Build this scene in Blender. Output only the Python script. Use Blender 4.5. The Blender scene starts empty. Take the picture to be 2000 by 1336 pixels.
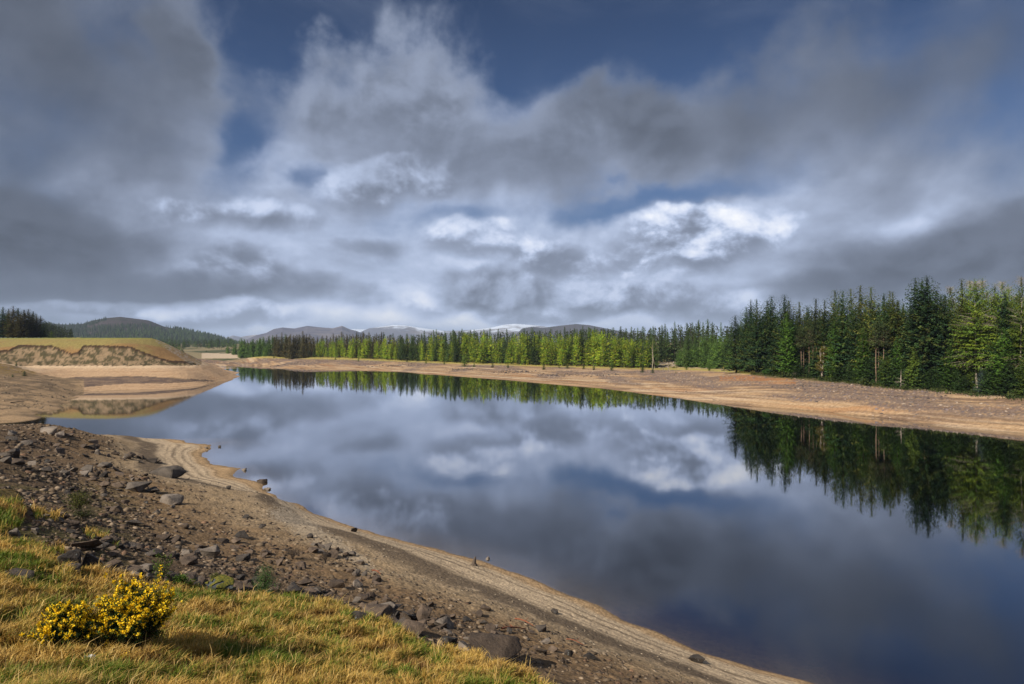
import bpy, bmesh, math, random
import numpy as np
from mathutils import Vector, Matrix

SC = bpy.context.scene
COL = SC.collection
R = math.radians

NAZ, NLD = 1050, 980
# ------------------------------------------------------------------ camera
F = 1327.0            # focal length in pixels of the 2000 px wide photograph
HY = 676.0            # row of the horizon in the photograph
CAM_H = 12.4          # camera height above the water
cam_data = bpy.data.cameras.new("camera")
cam = bpy.data.objects.new("camera", cam_data)
COL.objects.link(cam)
cam_data.sensor_width = 36.0
cam_data.lens = F / 2000.0 * 36.0
cam_data.clip_start = 0.1
cam_data.clip_end = 60000.0
cam.location = (0, 0, CAM_H)
cam.rotation_euler = (R(90) + math.atan((HY - 668.0) / F), 0, 0)
SC.camera = cam

# ------------------------------------------------------------------ light
SUN_AZ, SUN_EL = R(-134), R(38)      # azimuth from +Y (view direction) towards +X, elevation
sun_dir = Vector((math.sin(SUN_AZ) * math.cos(SUN_EL), math.cos(SUN_AZ) * math.cos(SUN_EL), math.sin(SUN_EL)))
sd = bpy.data.lights.new("sun", 'SUN')
sd.energy = 4.5
sd.angle = R(0.5)
sd.color = (1.0, 0.93, 0.81)
sun = bpy.data.objects.new("sun", sd)
COL.objects.link(sun)
sun.rotation_euler = sun_dir.to_track_quat('Z', 'Y').to_euler()
sun.location = (0, 0, 200)

SC.view_settings.view_transform = 'Standard'
SC.view_settings.look = 'None'
SC.view_settings.exposure = 0.72
SC.view_settings.gamma = 1.0
SC.render.engine = 'CYCLES'
SC.cycles.max_bounces = 7
SC.cycles.diffuse_bounces = 2
SC.cycles.glossy_bounces = 3
SC.cycles.transmission_bounces = 4
SC.cycles.transparent_max_bounces = 12
SC.cycles.volume_bounces = 0
SC.cycles.caustics_reflective = False
SC.cycles.caustics_refractive = False


# ------------------------------------------------------------------ node helper
class E:
    """a socket of a node tree that can be written as an arithmetic expression"""
    def __init__(s, nt, sock): s.nt, s.s = nt, sock
    def _m(s, op, *o, clamp=False):
        n = s.nt.nodes.new('ShaderNodeMath'); n.operation = op; n.use_clamp = clamp
        for i, v in enumerate((s,) + o):
            if isinstance(v, E): s.nt.links.new(v.s, n.inputs[i])
            else: n.inputs[i].default_value = v
        return E(s.nt, n.outputs[0])
    def __add__(s, o): return s._m('ADD', o)
    __radd__ = __add__
    def __mul__(s, o): return s._m('MULTIPLY', o)
    __rmul__ = __mul__
    def __sub__(s, o): return s._m('SUBTRACT', o)
    def __rsub__(s, o): return (s * -1.0) + o
    def __truediv__(s, o): return s._m('DIVIDE', o)
    def __pow__(s, o): return s._m('POWER', o)
    def exp(s): return s._m('EXPONENT')
    def clamp(s): return s._m('ADD', 0.0, clamp=True)
    def smooth(s, a, b):
        n = s.nt.nodes.new('ShaderNodeMapRange'); n.interpolation_type = 'SMOOTHSTEP'
        s.nt.links.new(s.s, n.inputs[0])
        n.inputs[1].default_value, n.inputs[2].default_value = a, b
        n.inputs[3].default_value, n.inputs[4].default_value = 0, 1
        return E(s.nt, n.outputs[0])


def vec(nt, x, y, z=0.0):
    n = nt.nodes.new('ShaderNodeCombineXYZ')
    for i, v in enumerate((x, y, z)):
        if isinstance(v, E): nt.links.new(v.s, n.inputs[i])
        else: n.inputs[i].default_value = v
    return n.outputs[0]


def vmath(nt, op, a, b=None):
    n = nt.nodes.new('ShaderNodeVectorMath'); n.operation = op
    for i, v in enumerate((a, b)):
        if v is None: continue
        if isinstance(v, (tuple, list)): n.inputs[i].default_value = v
        else: nt.links.new(v, n.inputs[i])
    return n.outputs['Value'] if op in ('DOT_PRODUCT', 'LENGTH') else n.outputs[0]


def noise(nt, v, scale, detail=5, rough=0.55, dist=0.0, lac=2.0):
    n = nt.nodes.new('ShaderNodeTexNoise')
    if v is not None: nt.links.new(v, n.inputs['Vector'])
    n.inputs['Scale'].default_value = scale
    n.inputs['Detail'].default_value = detail
    n.inputs['Roughness'].default_value = rough
    n.inputs['Distortion'].default_value = dist
    n.inputs['Lacunarity'].default_value = lac
    return n


def mixc(nt, f, a, b, mode='MIX'):
    n = nt.nodes.new('ShaderNodeMix'); n.data_type = 'RGBA'; n.blend_type = mode
    for sock, v in ((n.inputs[0], f), (n.inputs[6], a), (n.inputs[7], b)):
        if isinstance(v, E): nt.links.new(v.s, sock)
        elif isinstance(v, (int, float)): sock.default_value = v
        elif isinstance(v, tuple): sock.default_value = v if len(v) == 4 else v + (1.0,)
        else: nt.links.new(v, sock)
    return n.outputs[2]


# ------------------------------------------------------------------ sky
def scalec_w(nt, col, f):
    return vmath(nt, 'MULTIPLY', col, vec(nt, f, f, f))


def make_world():
    w = bpy.data.worlds.new("World"); SC.world = w
    w.use_nodes = True
    nt = w.node_tree
    for n in list(nt.nodes): nt.nodes.remove(n)
    out = nt.nodes.new('ShaderNodeOutputWorld')
    bg = nt.nodes.new('ShaderNodeBackground'); bg.inputs['Strength'].default_value = 0.1
    nt.links.new(bg.outputs[0], out.inputs[0])
    sky = nt.nodes.new('ShaderNodeTexSky'); sky.sky_type = 'NISHITA'
    sky.sun_disc = False
    sky.sun_elevation = SUN_EL
    sky.sun_rotation = SUN_AZ
    sky.air_density = 1.0; sky.dust_density = 0.4; sky.ozone_density = 2.5
    tc = nt.nodes.new('ShaderNodeTexCoord')
    d = tc.outputs['Generated']
    sep = nt.nodes.new('ShaderNodeSeparateXYZ'); nt.links.new(d, sep.inputs[0])
    x, y, z = (E(nt, sep.outputs[i]) for i in range(3))
    az = x._m('ARCTAN2', y)
    el = z._m('ARCSINE')
    # cloud space: layers flatten and shrink towards the horizon
    elp = el._m('ABSOLUTE') + 0.42
    q = vec(nt, az * 1.3, elp._m('LOGARITHM', math.e) * 1.05, 0.3)
    n1 = noise(nt, q, 2.4, 9, 0.56, 0.2)
    f1 = E(nt, n1.outputs['Fac'])
    f2 = E(nt, noise(nt, vmath(nt, 'ADD', q, (-0.030, 0.040, 0.0)), 2.4, 9, 0.56, 0.2).outputs['Fac'])

    def heaps(v, sc):
        n = noise(nt, v, sc, 4, 0.46, 0.0)
        m = E(nt, n.outputs['Fac']) - 0.5
        return (m * m + 0.006)._m('SQRT') * 2.9 - 0.98
    h1 = heaps(q, 4.4)
    h2 = heaps(vmath(nt, 'ADD', q, (-0.016, 0.034, 0.0)), 4.4)
    f5 = E(nt, noise(nt, q, 8.0, 6, 0.60, 0.15).outputs['Fac'])
    warp = noise(nt, q, 4.2, 6, 0.52)
    wsep = nt.nodes.new('ShaderNodeSeparateColor'); nt.links.new(warp.outputs['Color'], wsep.inputs[0])
    wx, wy = E(nt, wsep.outputs[0]), E(nt, wsep.outputs[1])
    k = el._m('ABSOLUTE').smooth(0.06, 0.42) * 0.62 + 0.17
    azw = az + (wx - 0.5) * k * 0.55
    elw = el + (wy - 0.5) * k * 0.40
    pos = vec(nt, azw, elw)

    def blobs(lst):
        tot = None
        for (px, py, rx, ry, amp) in lst:
            dx, dz = (px - 1000) / F, (HY - py) / F
            a = math.atan(dx); e = math.atan(dz * math.cos(a))
            v = vmath(nt, 'SUBTRACT', pos, (a, e, 0))
            v = vmath(nt, 'MULTIPLY', v, (F / rx, F / ry, 0))
            dd = E(nt, vmath(nt, 'DOT_PRODUCT', v, v))
            t = (dd * -0.6).exp() * amp
            tot = t if tot is None else tot + t
        return tot

    cov = blobs(COVER) + 0.84 + (f1 - 0.5) * 1.0 + (h1 + 0.45) * 0.22 + (f5 - 0.5) * 0.35
    C = cov.smooth(0.05, 1.05)
    puff = el._m('ABSOLUTE').smooth(0.34, 0.10)          # firmer heaps low down, soft sheets above
    lum = blobs(LUM) + (f1 - f2) * (puff * 1.0 + 1.4) + (h1 - h2) * (puff * 0.8 + 0.25) + (h1 + 0.45) * (puff * 0.45) + (f1 - 0.5) * -0.3 + puff * 0.22 + (cov - 0.9) * -0.15
    L = lum.exp() * 0.172
    # single cloud heaps, farthest first: firm lit tops, soft grey bases
    # edge noise in a space of equal steps across and up
    qe = vec(nt, az * 1.0, el * 1.25, 2.1)
    e1 = E(nt, noise(nt, qe, 9.0, 8, 0.56, 0.2).outputs['Fac']) - 0.5
    e2 = E(nt, noise(nt, vmath(nt, 'ADD', qe, (-0.012, 0.020, 0.0)), 9.0, 8, 0.56, 0.2).outputs['Fac']) - 0.5
    big = E(nt, noise(nt, qe, 4.0, 3, 0.5).outputs['Fac']) - 0.5
    for (px, py, rx, ry, top, bot, soft) in HEAPS:
        dx, dz = (px - 1000) / F, (HY - py) / F
        a = math.atan(dx); e = math.atan(dz * math.cos(a))
        v = vmath(nt, 'MULTIPLY', vmath(nt, 'SUBTRACT', pos, (a, e, 0)), (F / rx, F / ry, 0))
        sp = nt.nodes.new('ShaderNodeSeparateXYZ'); nt.links.new(v, sp.inputs[0])
        dy = E(nt, sp.outputs[1])._m('MAXIMUM', -1.2)._m('MINIMUM', 1.2)
        r2 = E(nt, vmath(nt, 'DOT_PRODUCT', v, v))
        edge = 1.0 - r2 + e1 * 2.2 + big * 2.0
        # the base is softer than the top
        al = (edge / (dy * -0.45 * soft + 0.55 + soft)).smooth(-0.25, 1.0)
        sh = dy * 0.38 + 0.45 + e1 * 0.8 + (e1 - e2) * 3.2 + big * 0.8
        hl = sh.smooth(0.0, 1.15) * ((top - bot) * 0.60) + bot * 0.60
        L = L + (hl - L) * al
        C = C + (1.0 - C) * al
    L = ((L * 5.0) ** 1.22) * 0.212
    L = L - L.smooth(0.38, 0.80) * 0.13
    # cirrus-like veil over the blue
    veil = noise(nt, vec(nt, az * 0.8 + el * 0.5, el * 2.2, 1.7), 3.0, 8, 0.6, 0.6)
    V = E(nt, veil.outputs['Fac']).smooth(0.42, 0.85) * 0.35
    up = 1.0 - el.smooth(0.22, 0.60) * 0.45
    blue = mixc(nt, 1.0, scalec_w(nt, sky.outputs[0], up), (BLUE[0], BLUE[1], BLUE[2]), 'MULTIPLY')
    grey = vec(nt, L * 8.4, L * 9.9, L * 13.4)
    warm = vec(nt, L * 10.4, L * 10.2, L * 9.9)
    tone = mixc(nt, L.smooth(0.30, 0.75), grey, warm)
    bl2 = mixc(nt, V, blue, (1.3, 1.6, 2.3))
    allc = mixc(nt, C, bl2, tone)
    # below the horizon: dim ground colour
    gnd = z.smooth(-0.02, 0.0)
    fin = mixc(nt, gnd, (0.5, 0.5, 0.45), allc)
    nt.links.new(fin, bg.inputs['Color'])
    w.cycles.sampling_method = 'MANUAL'
    w.cycles.sample_map_resolution = 512


BLUE = (0.175, 0.24, 0.345)
COVER = [  # pixel of the photograph (x, y), half sizes, amount: gaps of blue are negative
    (1080, -10, 430, 95, -1.0), (570, 50, 90, 100, -0.75), (300, 60, 55, 50, -0.7), (1100, 175, 140, 45, -0.42),
    (470, 190, 60, 70, -0.25), (485, 290, 45, 55, -0.7), (680, 318, 55, 28, -0.9), (1300, 392, 150, 24, -1.0),
    (1960, 230, 90, 130, -0.5), (1150, 240, 70, 50, -0.12), (1500, 30, 330, 60, -0.45), (1600, 330, 200, 30, -0.15), (1600, 200, 330, 120, 0.12),
    (385, 95, 75, 75, 0.7), (780, 140, 120, 50, 0.6), (860, 270, 220, 110, 0.4), (1250, 230, 80, 80, 0.45),
    (60, 60, 170, 130, 0.3), (60, 200, 100, 100, -0.25), (1800, 490, 250, 80, 0.5), (1340, 460, 150, 45, 0.7), (1000, 570, 900, 60, 0.3),
    (900, 440, 130, 20, -0.5), (1160, 415, 60, 26, -0.6), (1540, 400, 120, 40, -0.1), (1900, 330, 120, 30, 0.2),
]
LUM = [   # the same for how bright the clouds are (natural log)
    (20, 480, 230, 110, -0.5), (40, 30, 260, 140, -0.55), (250, 575, 260, 30, -0.35), (60, 260, 120, 160, -0.30),
    (820, 180, 220, 80, 0.2), (1250, 210, 80, 80, -0.35), (1330, 300, 130, 50, -0.2), (450, 440, 140, 60, 0.3), (620, 320, 120, 60, 0.3),
    (980, 520, 440, 100, 0.62), (880, 625, 520, 26, 0.60), (1850, 500, 170, 50, -0.4), (1960, 10, 260, 150, -0.6), (1560, 200, 160, 120, -0.2),
    (1560, 450, 160, 60, 0.4), (1900, 360, 150, 40, 0.1), (300, 608, 200, 10, 0.6), (1780, 545, 60, 12, 0.5),
]
HEAPS = [  # pixel, half sizes, brightness of top and base, softness
    (250, 606, 160, 18, .60, .22, .4), (480, 616, 150, 26, .85, .30, .2), (1060, 614, 150, 28, .85, .28, .2), (1390, 595, 170, 36, .68, .24, .2), (1210, 575, 190, 44, .62, .19, .2),
    (830, 600, 80, 42, 0.95, .42, .3), (960, 565, 150, 50, .44, .15, .3), (650, 560, 120, 46, .33, .13, .4), (480, 530, 125, 54, .50, .17, .3),
    (500, 410, 130, 50, .62, .22, .4), (790, 362, 95, 56, .72, .24, .4), (930, 490, 130, 44, .80, .30, .3), (1090, 500, 130, 48, .85, .24, .2), (1345, 474, 185, 66, 0.95, .24, .15),
    (730, 486, 90, 30, .22, .16, .7), (1640, 566, 140, 36, .17, .11, .8), (1840, 510, 190, 60, .17, .09, .7),
    (90, 480, 170, 66, .14, .08, .9), (290, 565, 250, 36, .16, .11, 1.0), (1000, 320, 280, 105, .28, .16, 1.0), (800, 190, 200, 85, .33, .19, .9), (1270, 225, 125, 85, .185, .13, 1.0), (370, 95, 85, 70, .17, .13, .6),
]
make_world()


# ------------------------------------------------------------------ numpy noise
_rs = np.random.RandomState(11)
_PERM = np.concatenate([_rs.permutation(512)] * 3)
_G = _rs.uniform(0, 2 * np.pi, 512)
_GX, _GY = np.cos(_G), np.sin(_G)


def perlin(x, y):
    xi, yi = np.floor(x).astype(np.int64), np.floor(y).astype(np.int64)
    xf, yf = x - xi, y - yi
    xi &= 511; yi &= 511
    u, v = xf * xf * xf * (xf * (xf * 6 - 15) + 10), yf * yf * yf * (yf * (yf * 6 - 15) + 10)
    def g(ix, iy, dx, dy):
        h = _PERM[_PERM[ix & 511] + (iy & 511)]
        return _GX[h] * dx + _GY[h] * dy
    a = g(xi, yi, xf, yf); b = g(xi + 1, yi, xf - 1, yf)
    c = g(xi, yi + 1, xf, yf - 1); d = g(xi + 1, yi + 1, xf - 1, yf - 1)
    return (a + u * (b - a)) * (1 - v) + (c + u * (d - c)) * v


def fbm(x, y, octv=4, gain=0.5):
    t, a, s = 0.0, 1.0, 0.0
    for i in range(octv):
        t = t + a * perlin(x * 2 ** i + 17.3 * i, y * 2 ** i + 5.1 * i); s += a; a *= gain
    return t / s * 1.5        # about -1..1


def sstep(a, b, x):
    t = np.clip((x - a) / (b - a), 0, 1)
    return t * t * (3 - 2 * t)


def lerp3(c, new, m):
    return c + (np.asarray(new) - c) * m[..., None]


# ------------------------------------------------------------------ the lie of the land
# (pixel x, pixel y, distance) of points on the ground, or (x, y) on the waterline
def zof(py, D): return CAM_H - (py - HY) / F * D

CP = []                                    # (azimuth, ln distance, height)
def add_cp(px, D, z): CP.append((math.atan((px - 1000) / F), math.log(D / math.cos(math.atan((px - 1000) / F))), z))
def land(*pts):
    for px, py, D in pts: add_cp(px, D, zof(py, D))
def shore(pts, dy, dz, dens=0.06):
    """waterline points, with a point just off the shore under water (dy < 0: the water lies farther off)"""
    prev = None
    for px, py in pts:
        D = CAM_H * F / (py - HY)
        cur = ((px - 1000) / F * D, D)
        if prev is not None:
            n = int(math.hypot(cur[0] - prev[0], cur[1] - prev[1]) / (dens * D))
            for i in range(1, n):
                t = i / n
                X, Y = prev[0] + (cur[0] - prev[0]) * t, prev[1] + (cur[1] - prev[1]) * t
                CP.append((math.atan2(X, Y), math.log(math.hypot(X, Y)), 0.0))
        add_cp(px, D, 0.0)
        if dy: add_cp(px, CAM_H * F / (py + dy - HY), dz)
        prev = cur

NEAR_SHORE = [(425, 864), (408, 872), (402, 882), (408, 898), (425, 909), (468, 915), (456, 924), (462, 933), (503, 940),
              (514, 950), (530, 963), (560, 980), (610, 1002), (701, 1032), (813, 1063), (904, 1086), (1000, 1116), (1125, 1166),
              (1250, 1221), (1400, 1282), (1550, 1323)]
shore(NEAR_SHORE, -9, -0.14); shore([(px_, py_) for px_, py_ in NEAR_SHORE if py_ > 1000], -26, -0.26)
FAR_SHORE = [(1995, 846), (1850, 833), (1700, 814), (1610, 804), (1500, 796), (1400, 789), (1300, 775), (1200, 762), (1110, 754),
             (990, 743), (900, 736), (775, 726.5), (640, 722), (550, 719.8), (460, 718.2), (436, 715), (428, 711)]
shore(FAR_SHORE, 6, -0.7)
SPIT_SHORE = [(58, 822), (97, 804), (142, 785), (155, 776), (158, 767), (254, 762), (382, 755), (430, 745), (469, 735.6)]
shore(SPIT_SHORE, 6, -0.7)
# outlines that hide behind land or outside the frame
for X, Y in [(15, 20), (19, 14), (24, 8), (33, 2), (-40, 88), (-55, 90), (-66, 93), (-78, 98), (-95, 107),
             (79, 84), (88, 62), (97, 40), (105, 15), (-118, 290), (-135, 330), (-155, 380), (-185, 450), (-240, 520)]:
    CP.append((math.atan2(X, Y), math.log(math.hypot(X, Y)), 0.0))
for X, Y, z in [(24, 30, -2.0), (40, 40, -3), (55, 70, -3), (10, 60, -3), (-10, 100, -4), (30, 110, -4), (0, 150, -4), (-40, 160, -4),
                (-60, 120, -3), (-20, 220, -3), (-70, 250, -3), (-100, 320, -2), (-70, 300, -2.5), (30, 20, -2), (60, 10, -3), (40, 0.5, -1), (15, 45, -2),
                (-30, 100, -1.5), (-50, 104, -1.5), (-75, 115, -1.2), (-128, 360, -1), (-150, 420, -1), (-190, 500, -0.8), (-245, 560, -0.5)]:
    CP.append((math.atan2(X, Y), math.log(math.hypot(X, Y)), z))
# near bank
land((500, 1900, 1.6), (1000, 2100, 1.6), (0, 1900, 1.6), (1500, 2100, 1.7),
     (0, 1336, 9.2), (250, 1336, 10), (500, 1336, 11.4), (800, 1336, 13), (1000, 1336, 14.5), (1300, 1336, 19), (1160, 1336, 16.5),
     (250, 1265, 12), (500, 1250, 14.5), (800, 1250, 17), (650, 1290, 14), (0, 1200, 12.5), (120, 1180, 14.5), (300, 1180, 16), (0, 1100, 16), (0, 1000, 22), (100, 1000, 25), (0, 900, 38), (0, 850, 55),
     (-300, 1336, 8.5), (-300, 1050, 17), (-300, 900, 36), (-300, 845, 62), (-900, 1200, 9), (-900, 880, 40), (-900, 800, 75),
     (20, 830, 70), (88, 828, 72), (150, 848, 66), (205, 853, 78), (260, 852.5, 84), (300, 862, 84), (345, 866, 84), (380, 870, 82),
     (350, 930, 60), (200, 900, 60), (260, 880, 70), (300, 1000, 38), (400, 1075, 29), (600, 1100, 30), (700, 1150, 25), (900, 1210, 22.6),
     (1000, 1262, 20.2), (500, 1000, 44), (600, 1040, 38), (800, 1116, 32.6), (1000, 1192, 27.2), (1200, 1280, 22.6), (150, 950, 40), (200, 1050, 26),
     (300, 1110, 21), (100, 1100, 18), (500, 1170, 20), (410, 1165, 18.6), (700, 1207, 18.6), (850, 1275, 16.6), (950, 1300, 16.2), (1050, 1325, 16.2))
for px, py in [(520, 965), (565, 992), (660, 1034), (750, 1062), (840, 1100), (925, 1140), (1000, 1168), (1100, 1210), (1200, 1250), (1300, 1288), (1400, 1326)]:
    D = 11.25 * F / (py - HY); add_cp(px, D, 1.15)
# left shoulder, field with its worn bank, sand spit
land((0, 800, 122), (0, 760, 150), (0, 738, 172), (60, 741, 178), (110, 757, 172), (0, 708, 205), (-300, 700, 200), (-300, 770, 130), (-900, 680, 180), (-900, 760, 90), (-300, 815, 100))
land((60, 714, 231), (150, 713.5, 231), (254, 713, 232), (330, 713, 236), (372, 711, 246), (200, 735, 212), (300, 735, 215), (100, 735, 205), (380, 735, 224),
     (420, 731, 245), (440, 733.5, 262), (254, 750, 200), (160, 748, 196),
     (10, 679, 245), (60, 677, 245), (102, 677, 245), (150, 680, 245), (200, 677, 245), (254, 679.5, 245), (300, 697, 243), (333, 707, 243),
     (10, 660, 280), (100, 659, 280), (200, 660, 280), (300, 661, 280), (312, 662, 282), (345, 684, 270), (382, 708, 262), (410, 718, 264), (430, 725, 268),
     (10, 661, 340), (150, 660.5, 340), (280, 662, 330), (330, 676, 320), (370, 700, 312), (400, 713, 300), (-300, 670, 290), (-300, 655, 400), (-900, 640, 350),
     (100, 662, 440), (250, 664, 440))
# far low ground and the right bank
land((360, 684, 900), (410, 686, 900), (330, 684, 700), (380, 692, 700), (440, 690, 850), (430, 693, 680), (300, 680, 600),
     (440, 706, 480), (500, 707, 440), (560, 708, 420), (650, 711, 400), (470, 698, 600), (500, 697, 530), (600, 699, 490), (700, 701, 451), (800, 705, 425), (900, 709, 398),
     (1000, 712, 374), (1100, 715.5, 352), (1200, 718, 330), (1280, 721, 312), (1360, 722, 285), (1420, 723.5, 245), (1470, 727, 190),
     (800, 716, 370), (900, 722, 320), (1000, 728, 290), (1100, 735, 260), (1200, 741, 230), (1300, 748, 205), (1400, 757, 172), (1500, 767, 150), (1600, 776, 137), (1700, 790, 124), (1850, 805, 112), (1990, 818, 103),
     (1570, 737, 167), (1690, 748, 148), (1780, 756, 139), (1880, 763, 128), (1990, 773, 117), (1500, 742, 170), (1600, 752, 152), (1750, 768, 134), (1900, 780, 120),
     (1470, 718, 230), (1570, 726, 205), (1690, 732, 190), (1990, 750, 160), (1990, 730, 240), (1700, 710, 290), (2400, 800, 95), (2400, 760, 140), (2400, 860, 80), (2900, 860, 70),
     (500, 684, 700), (700, 686, 620), (900, 689, 560), (1100, 690, 520), (1300, 687, 480), (1500, 685, 440), (1800, 690, 400), (1300, 702, 390),
     (700, 676, 950), (1000, 674, 950), (1300, 672, 900), (1700, 670, 850), (400, 678, 1300), (800, 674, 1400), (1200, 670, 1400), (1700, 665, 1400), (100, 670, 1200))
CP = np.array(CP)
# keep one of points that nearly coincide
_keep = []
for i, c in enumerate(CP):
    if all((c[0] - CP[j][0]) ** 2 + (c[1] - CP[j][1]) ** 2 > 0.00012 for j in _keep): _keep.append(i)
CP = CP[_keep]


def phi(r2): return np.sqrt(r2 + 0.0004)
_n = len(CP)
_A = np.zeros((_n + 3, _n + 3))
_d2 = (CP[:, None, 0] - CP[None, :, 0]) ** 2 + (CP[:, None, 1] - CP[None, :, 1]) ** 2
_A[:_n, :_n] = phi(_d2) - np.eye(_n) * 2e-4
_P = np.column_stack([np.ones(_n), CP[:, 0], CP[:, 1]])
_A[:_n, _n:] = _P; _A[_n:, :_n] = _P.T
_W = np.linalg.solve(_A, np.concatenate([CP[:, 2], np.zeros(3)]))


def surf(az, ld):
    """height of the smooth land at azimuth and ln(distance)"""
    az, ld = np.asarray(az, float).ravel(), np.asarray(ld, float).ravel()
    out = np.empty(len(az))
    for i in range(0, len(az), 20000):
        a, l = az[i:i + 20000], ld[i:i + 20000]
        K = phi((a[:, None] - CP[None, :, 0]) ** 2 + (l[:, None] - CP[None, :, 1]) ** 2)
        out[i:i + 20000] = K @ _W[:_n] + _W[_n] + _W[_n + 1] * a + _W[_n + 2] * l
    return out


# grid: fine inside the view, coarse beside it
az_f = np.linspace(R(-41), R(41), NAZ)
az_all = np.concatenate([np.linspace(R(-80), R(-41), 60)[:-1], az_f, np.linspace(R(41), R(80), 60)[1:]])
ld_all = np.concatenate([np.linspace(math.log(1.2), math.log(8), 40)[:-1], np.linspace(math.log(8), math.log(700), NLD), np.linspace(math.log(700), math.log(1900), 50)[1:]])
_ca, _cl = np.linspace(R(-80), R(80), 330), np.linspace(math.log(1.2), math.log(1900), 360)
_cz = surf(*[m.ravel() for m in np.meshgrid(_ca, _cl, indexing='ij')]).reshape(330, 360)


def bilin(ga, gl, gz, a, l):
    i = np.clip(np.searchsorted(ga, a) - 1, 0, len(ga) - 2); j = np.clip(np.searchsorted(gl, l) - 1, 0, len(gl) - 2)
    t = np.clip((a - ga[i]) / (ga[i + 1] - ga[i]), 0, 1); s = np.clip((l - gl[j]) / (gl[j + 1] - gl[j]), 0, 1)
    return (gz[i, j] * (1 - t) + gz[i + 1, j] * t) * (1 - s) + (gz[i, j + 1] * (1 - t) + gz[i + 1, j + 1] * t) * s


AZ, LD = np.meshgrid(az_all, ld_all, indexing='ij')
Z0 = bilin(_ca, _cl, _cz, AZ, LD)
DIST = np.exp(LD)
GX, GY = DIST * np.sin(AZ), DIST * np.cos(AZ)


def inside(poly, px, py):
    m = np.zeros(px.shape, bool)
    n = len(poly)
    for i in range(n):
        x1, y1 = poly[i]; x2, y2 = poly[(i + 1) % n]
        if y1 == y2: continue
        c = ((y1 > py) != (y2 > py)) & (px < (x2 - x1) * (py - y1) / (y2 - y1) + x1)
        m ^= c
    return m


def pix(X, Y, Z):
    return 1000 + F * X / Y, HY + F * (CAM_H - Z) / Y


GRASS_POLY = [(-4000, 9000), (-4000, 930), (-300, 945), (0, 958), (38, 962), (56, 1000), (45, 1030), (0, 1050), (60, 1076), (106, 1102), (157, 1118), (210, 1133), (241, 1140), (308, 1150),
              (381, 1155), (400, 1166), (456, 1168), (493, 1169), (560, 1174), (645, 1182), (676, 1200), (701, 1214), (750, 1217), (785, 1245), (851, 1277),
              (907, 1284), (960, 1305), (1030, 1326), (1060, 1345), (1200, 1500), (2500, 2500), (4000, 9000)]
PX, PY = pix(GX, np.maximum(GY, 0.05), Z0)
_wob = 9 * fbm(GX * 1.1, GY * 1.1, 3)
NEAR = DIST < 118
MG = (inside(GRASS_POLY, PX + _wob, PY + 0.7 * _wob) & (DIST < 40)).astype(float)
# blur the grass mask a little
for _ in range(2):
    MG[1:-1, 1:-1] = (MG[1:-1, 1:-1] * 2 + MG[:-2, 1:-1] + MG[2:, 1:-1] + MG[1:-1, :-2] + MG[1:-1, 2:]) / 6
LEFTB = (DIST >= 105) & (AZ < math.atan((475 - 1000) / F)) & (DIST < 420)
RIGHTB = ~NEAR & ~LEFTB | ((DIST > 60) & (AZ > R(10)))
NEARB = NEAR & ~RIGHTB
LEFTB = LEFTB & ~NEARB
land_up = sstep(0.05, 0.8, Z0)

# relief
rock_zone = NEARB * (1 - MG) * sstep(0.9, 2.2, Z0)
h = np.zeros_like(Z0)
h += rock_zone * (0.16 * fbm(GX * 0.45, GY * 0.45, 4) + 0.05 * fbm(GX * 2.3, GY * 2.3, 3))
h += NEARB * (1 - MG) * land_up * (0.05 * fbm(GX * 0.4 + 9, GY * 0.4, 3) + 0.012 * fbm(GX * 4, GY * 4, 2))
h += MG * (0.10 * fbm(GX * 0.8, GY * 0.8 + 4, 3) + 0.07 * fbm(GX * 2.4, GY * 2.4, 2) + 0.12)
h += (LEFTB | RIGHTB) * land_up * (0.22 * fbm(GX * 0.09, GY * 0.09, 5) + 0.10 * fbm(GX * 0.5, GY * 0.5, 3))
h += (np.abs(Z0) < 0.6) * 0.05 * fbm(GX * 0.5 + 3, GY * 0.5, 4) * (1 - sstep(0.3, 0.6, np.abs(Z0)))
far_rise = sstep(600, 1200, DIST)
h += far_rise * 3 * fbm(GX * 0.01, GY * 0.01, 4)
# worn bank of the field: gullies
def lip_py(px): return np.interp(px, [-500, 16, 36, 102, 137, 146, 153, 163, 200, 254, 300, 333, 382], [700, 686, 676, 677, 692, 693, 690, 677, 677, 679.6, 697, 707, 709])
on_left = LEFTB & (PX < 400) & (GY > 226) & (GY < 258)
cliff = on_left & (PY > lip_py(PX) + 0.8 + 1.0 * fbm(GX * 0.35, GY * 0.35, 2)) & (PY < 713.5)
Z = Z0 + h + cliff * (-0.45 + 0.75 * fbm(GX * 0.20, GY * 0.20, 5, 0.6))
Z = np.where((GY > 250) & (GY < 430) & (PX < 345) & (AZ < 0), np.minimum(Z, 15.75 + 0.012 * (GY - 280) + 0.12 * fbm(GX * 0.1, GY * 0.1, 3) - 0.02 * np.clip(PX - 306, 0, 60) ** 1.35), Z)
ZGRID = Z


def ground(X, Y):
    X, Y = np.asarray(X, float), np.asarray(Y, float)
    return bilin(az_all, ld_all, ZGRID, np.arctan2(X, Y), np.log(np.hypot(X, Y)))


def mask_at(M, X, Y):
    X, Y = np.asarray(X, float), np.asarray(Y, float)
    return bilin(az_all, ld_all, M.astype(float), np.arctan2(X, Y), np.log(np.hypot(X, Y)))


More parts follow.
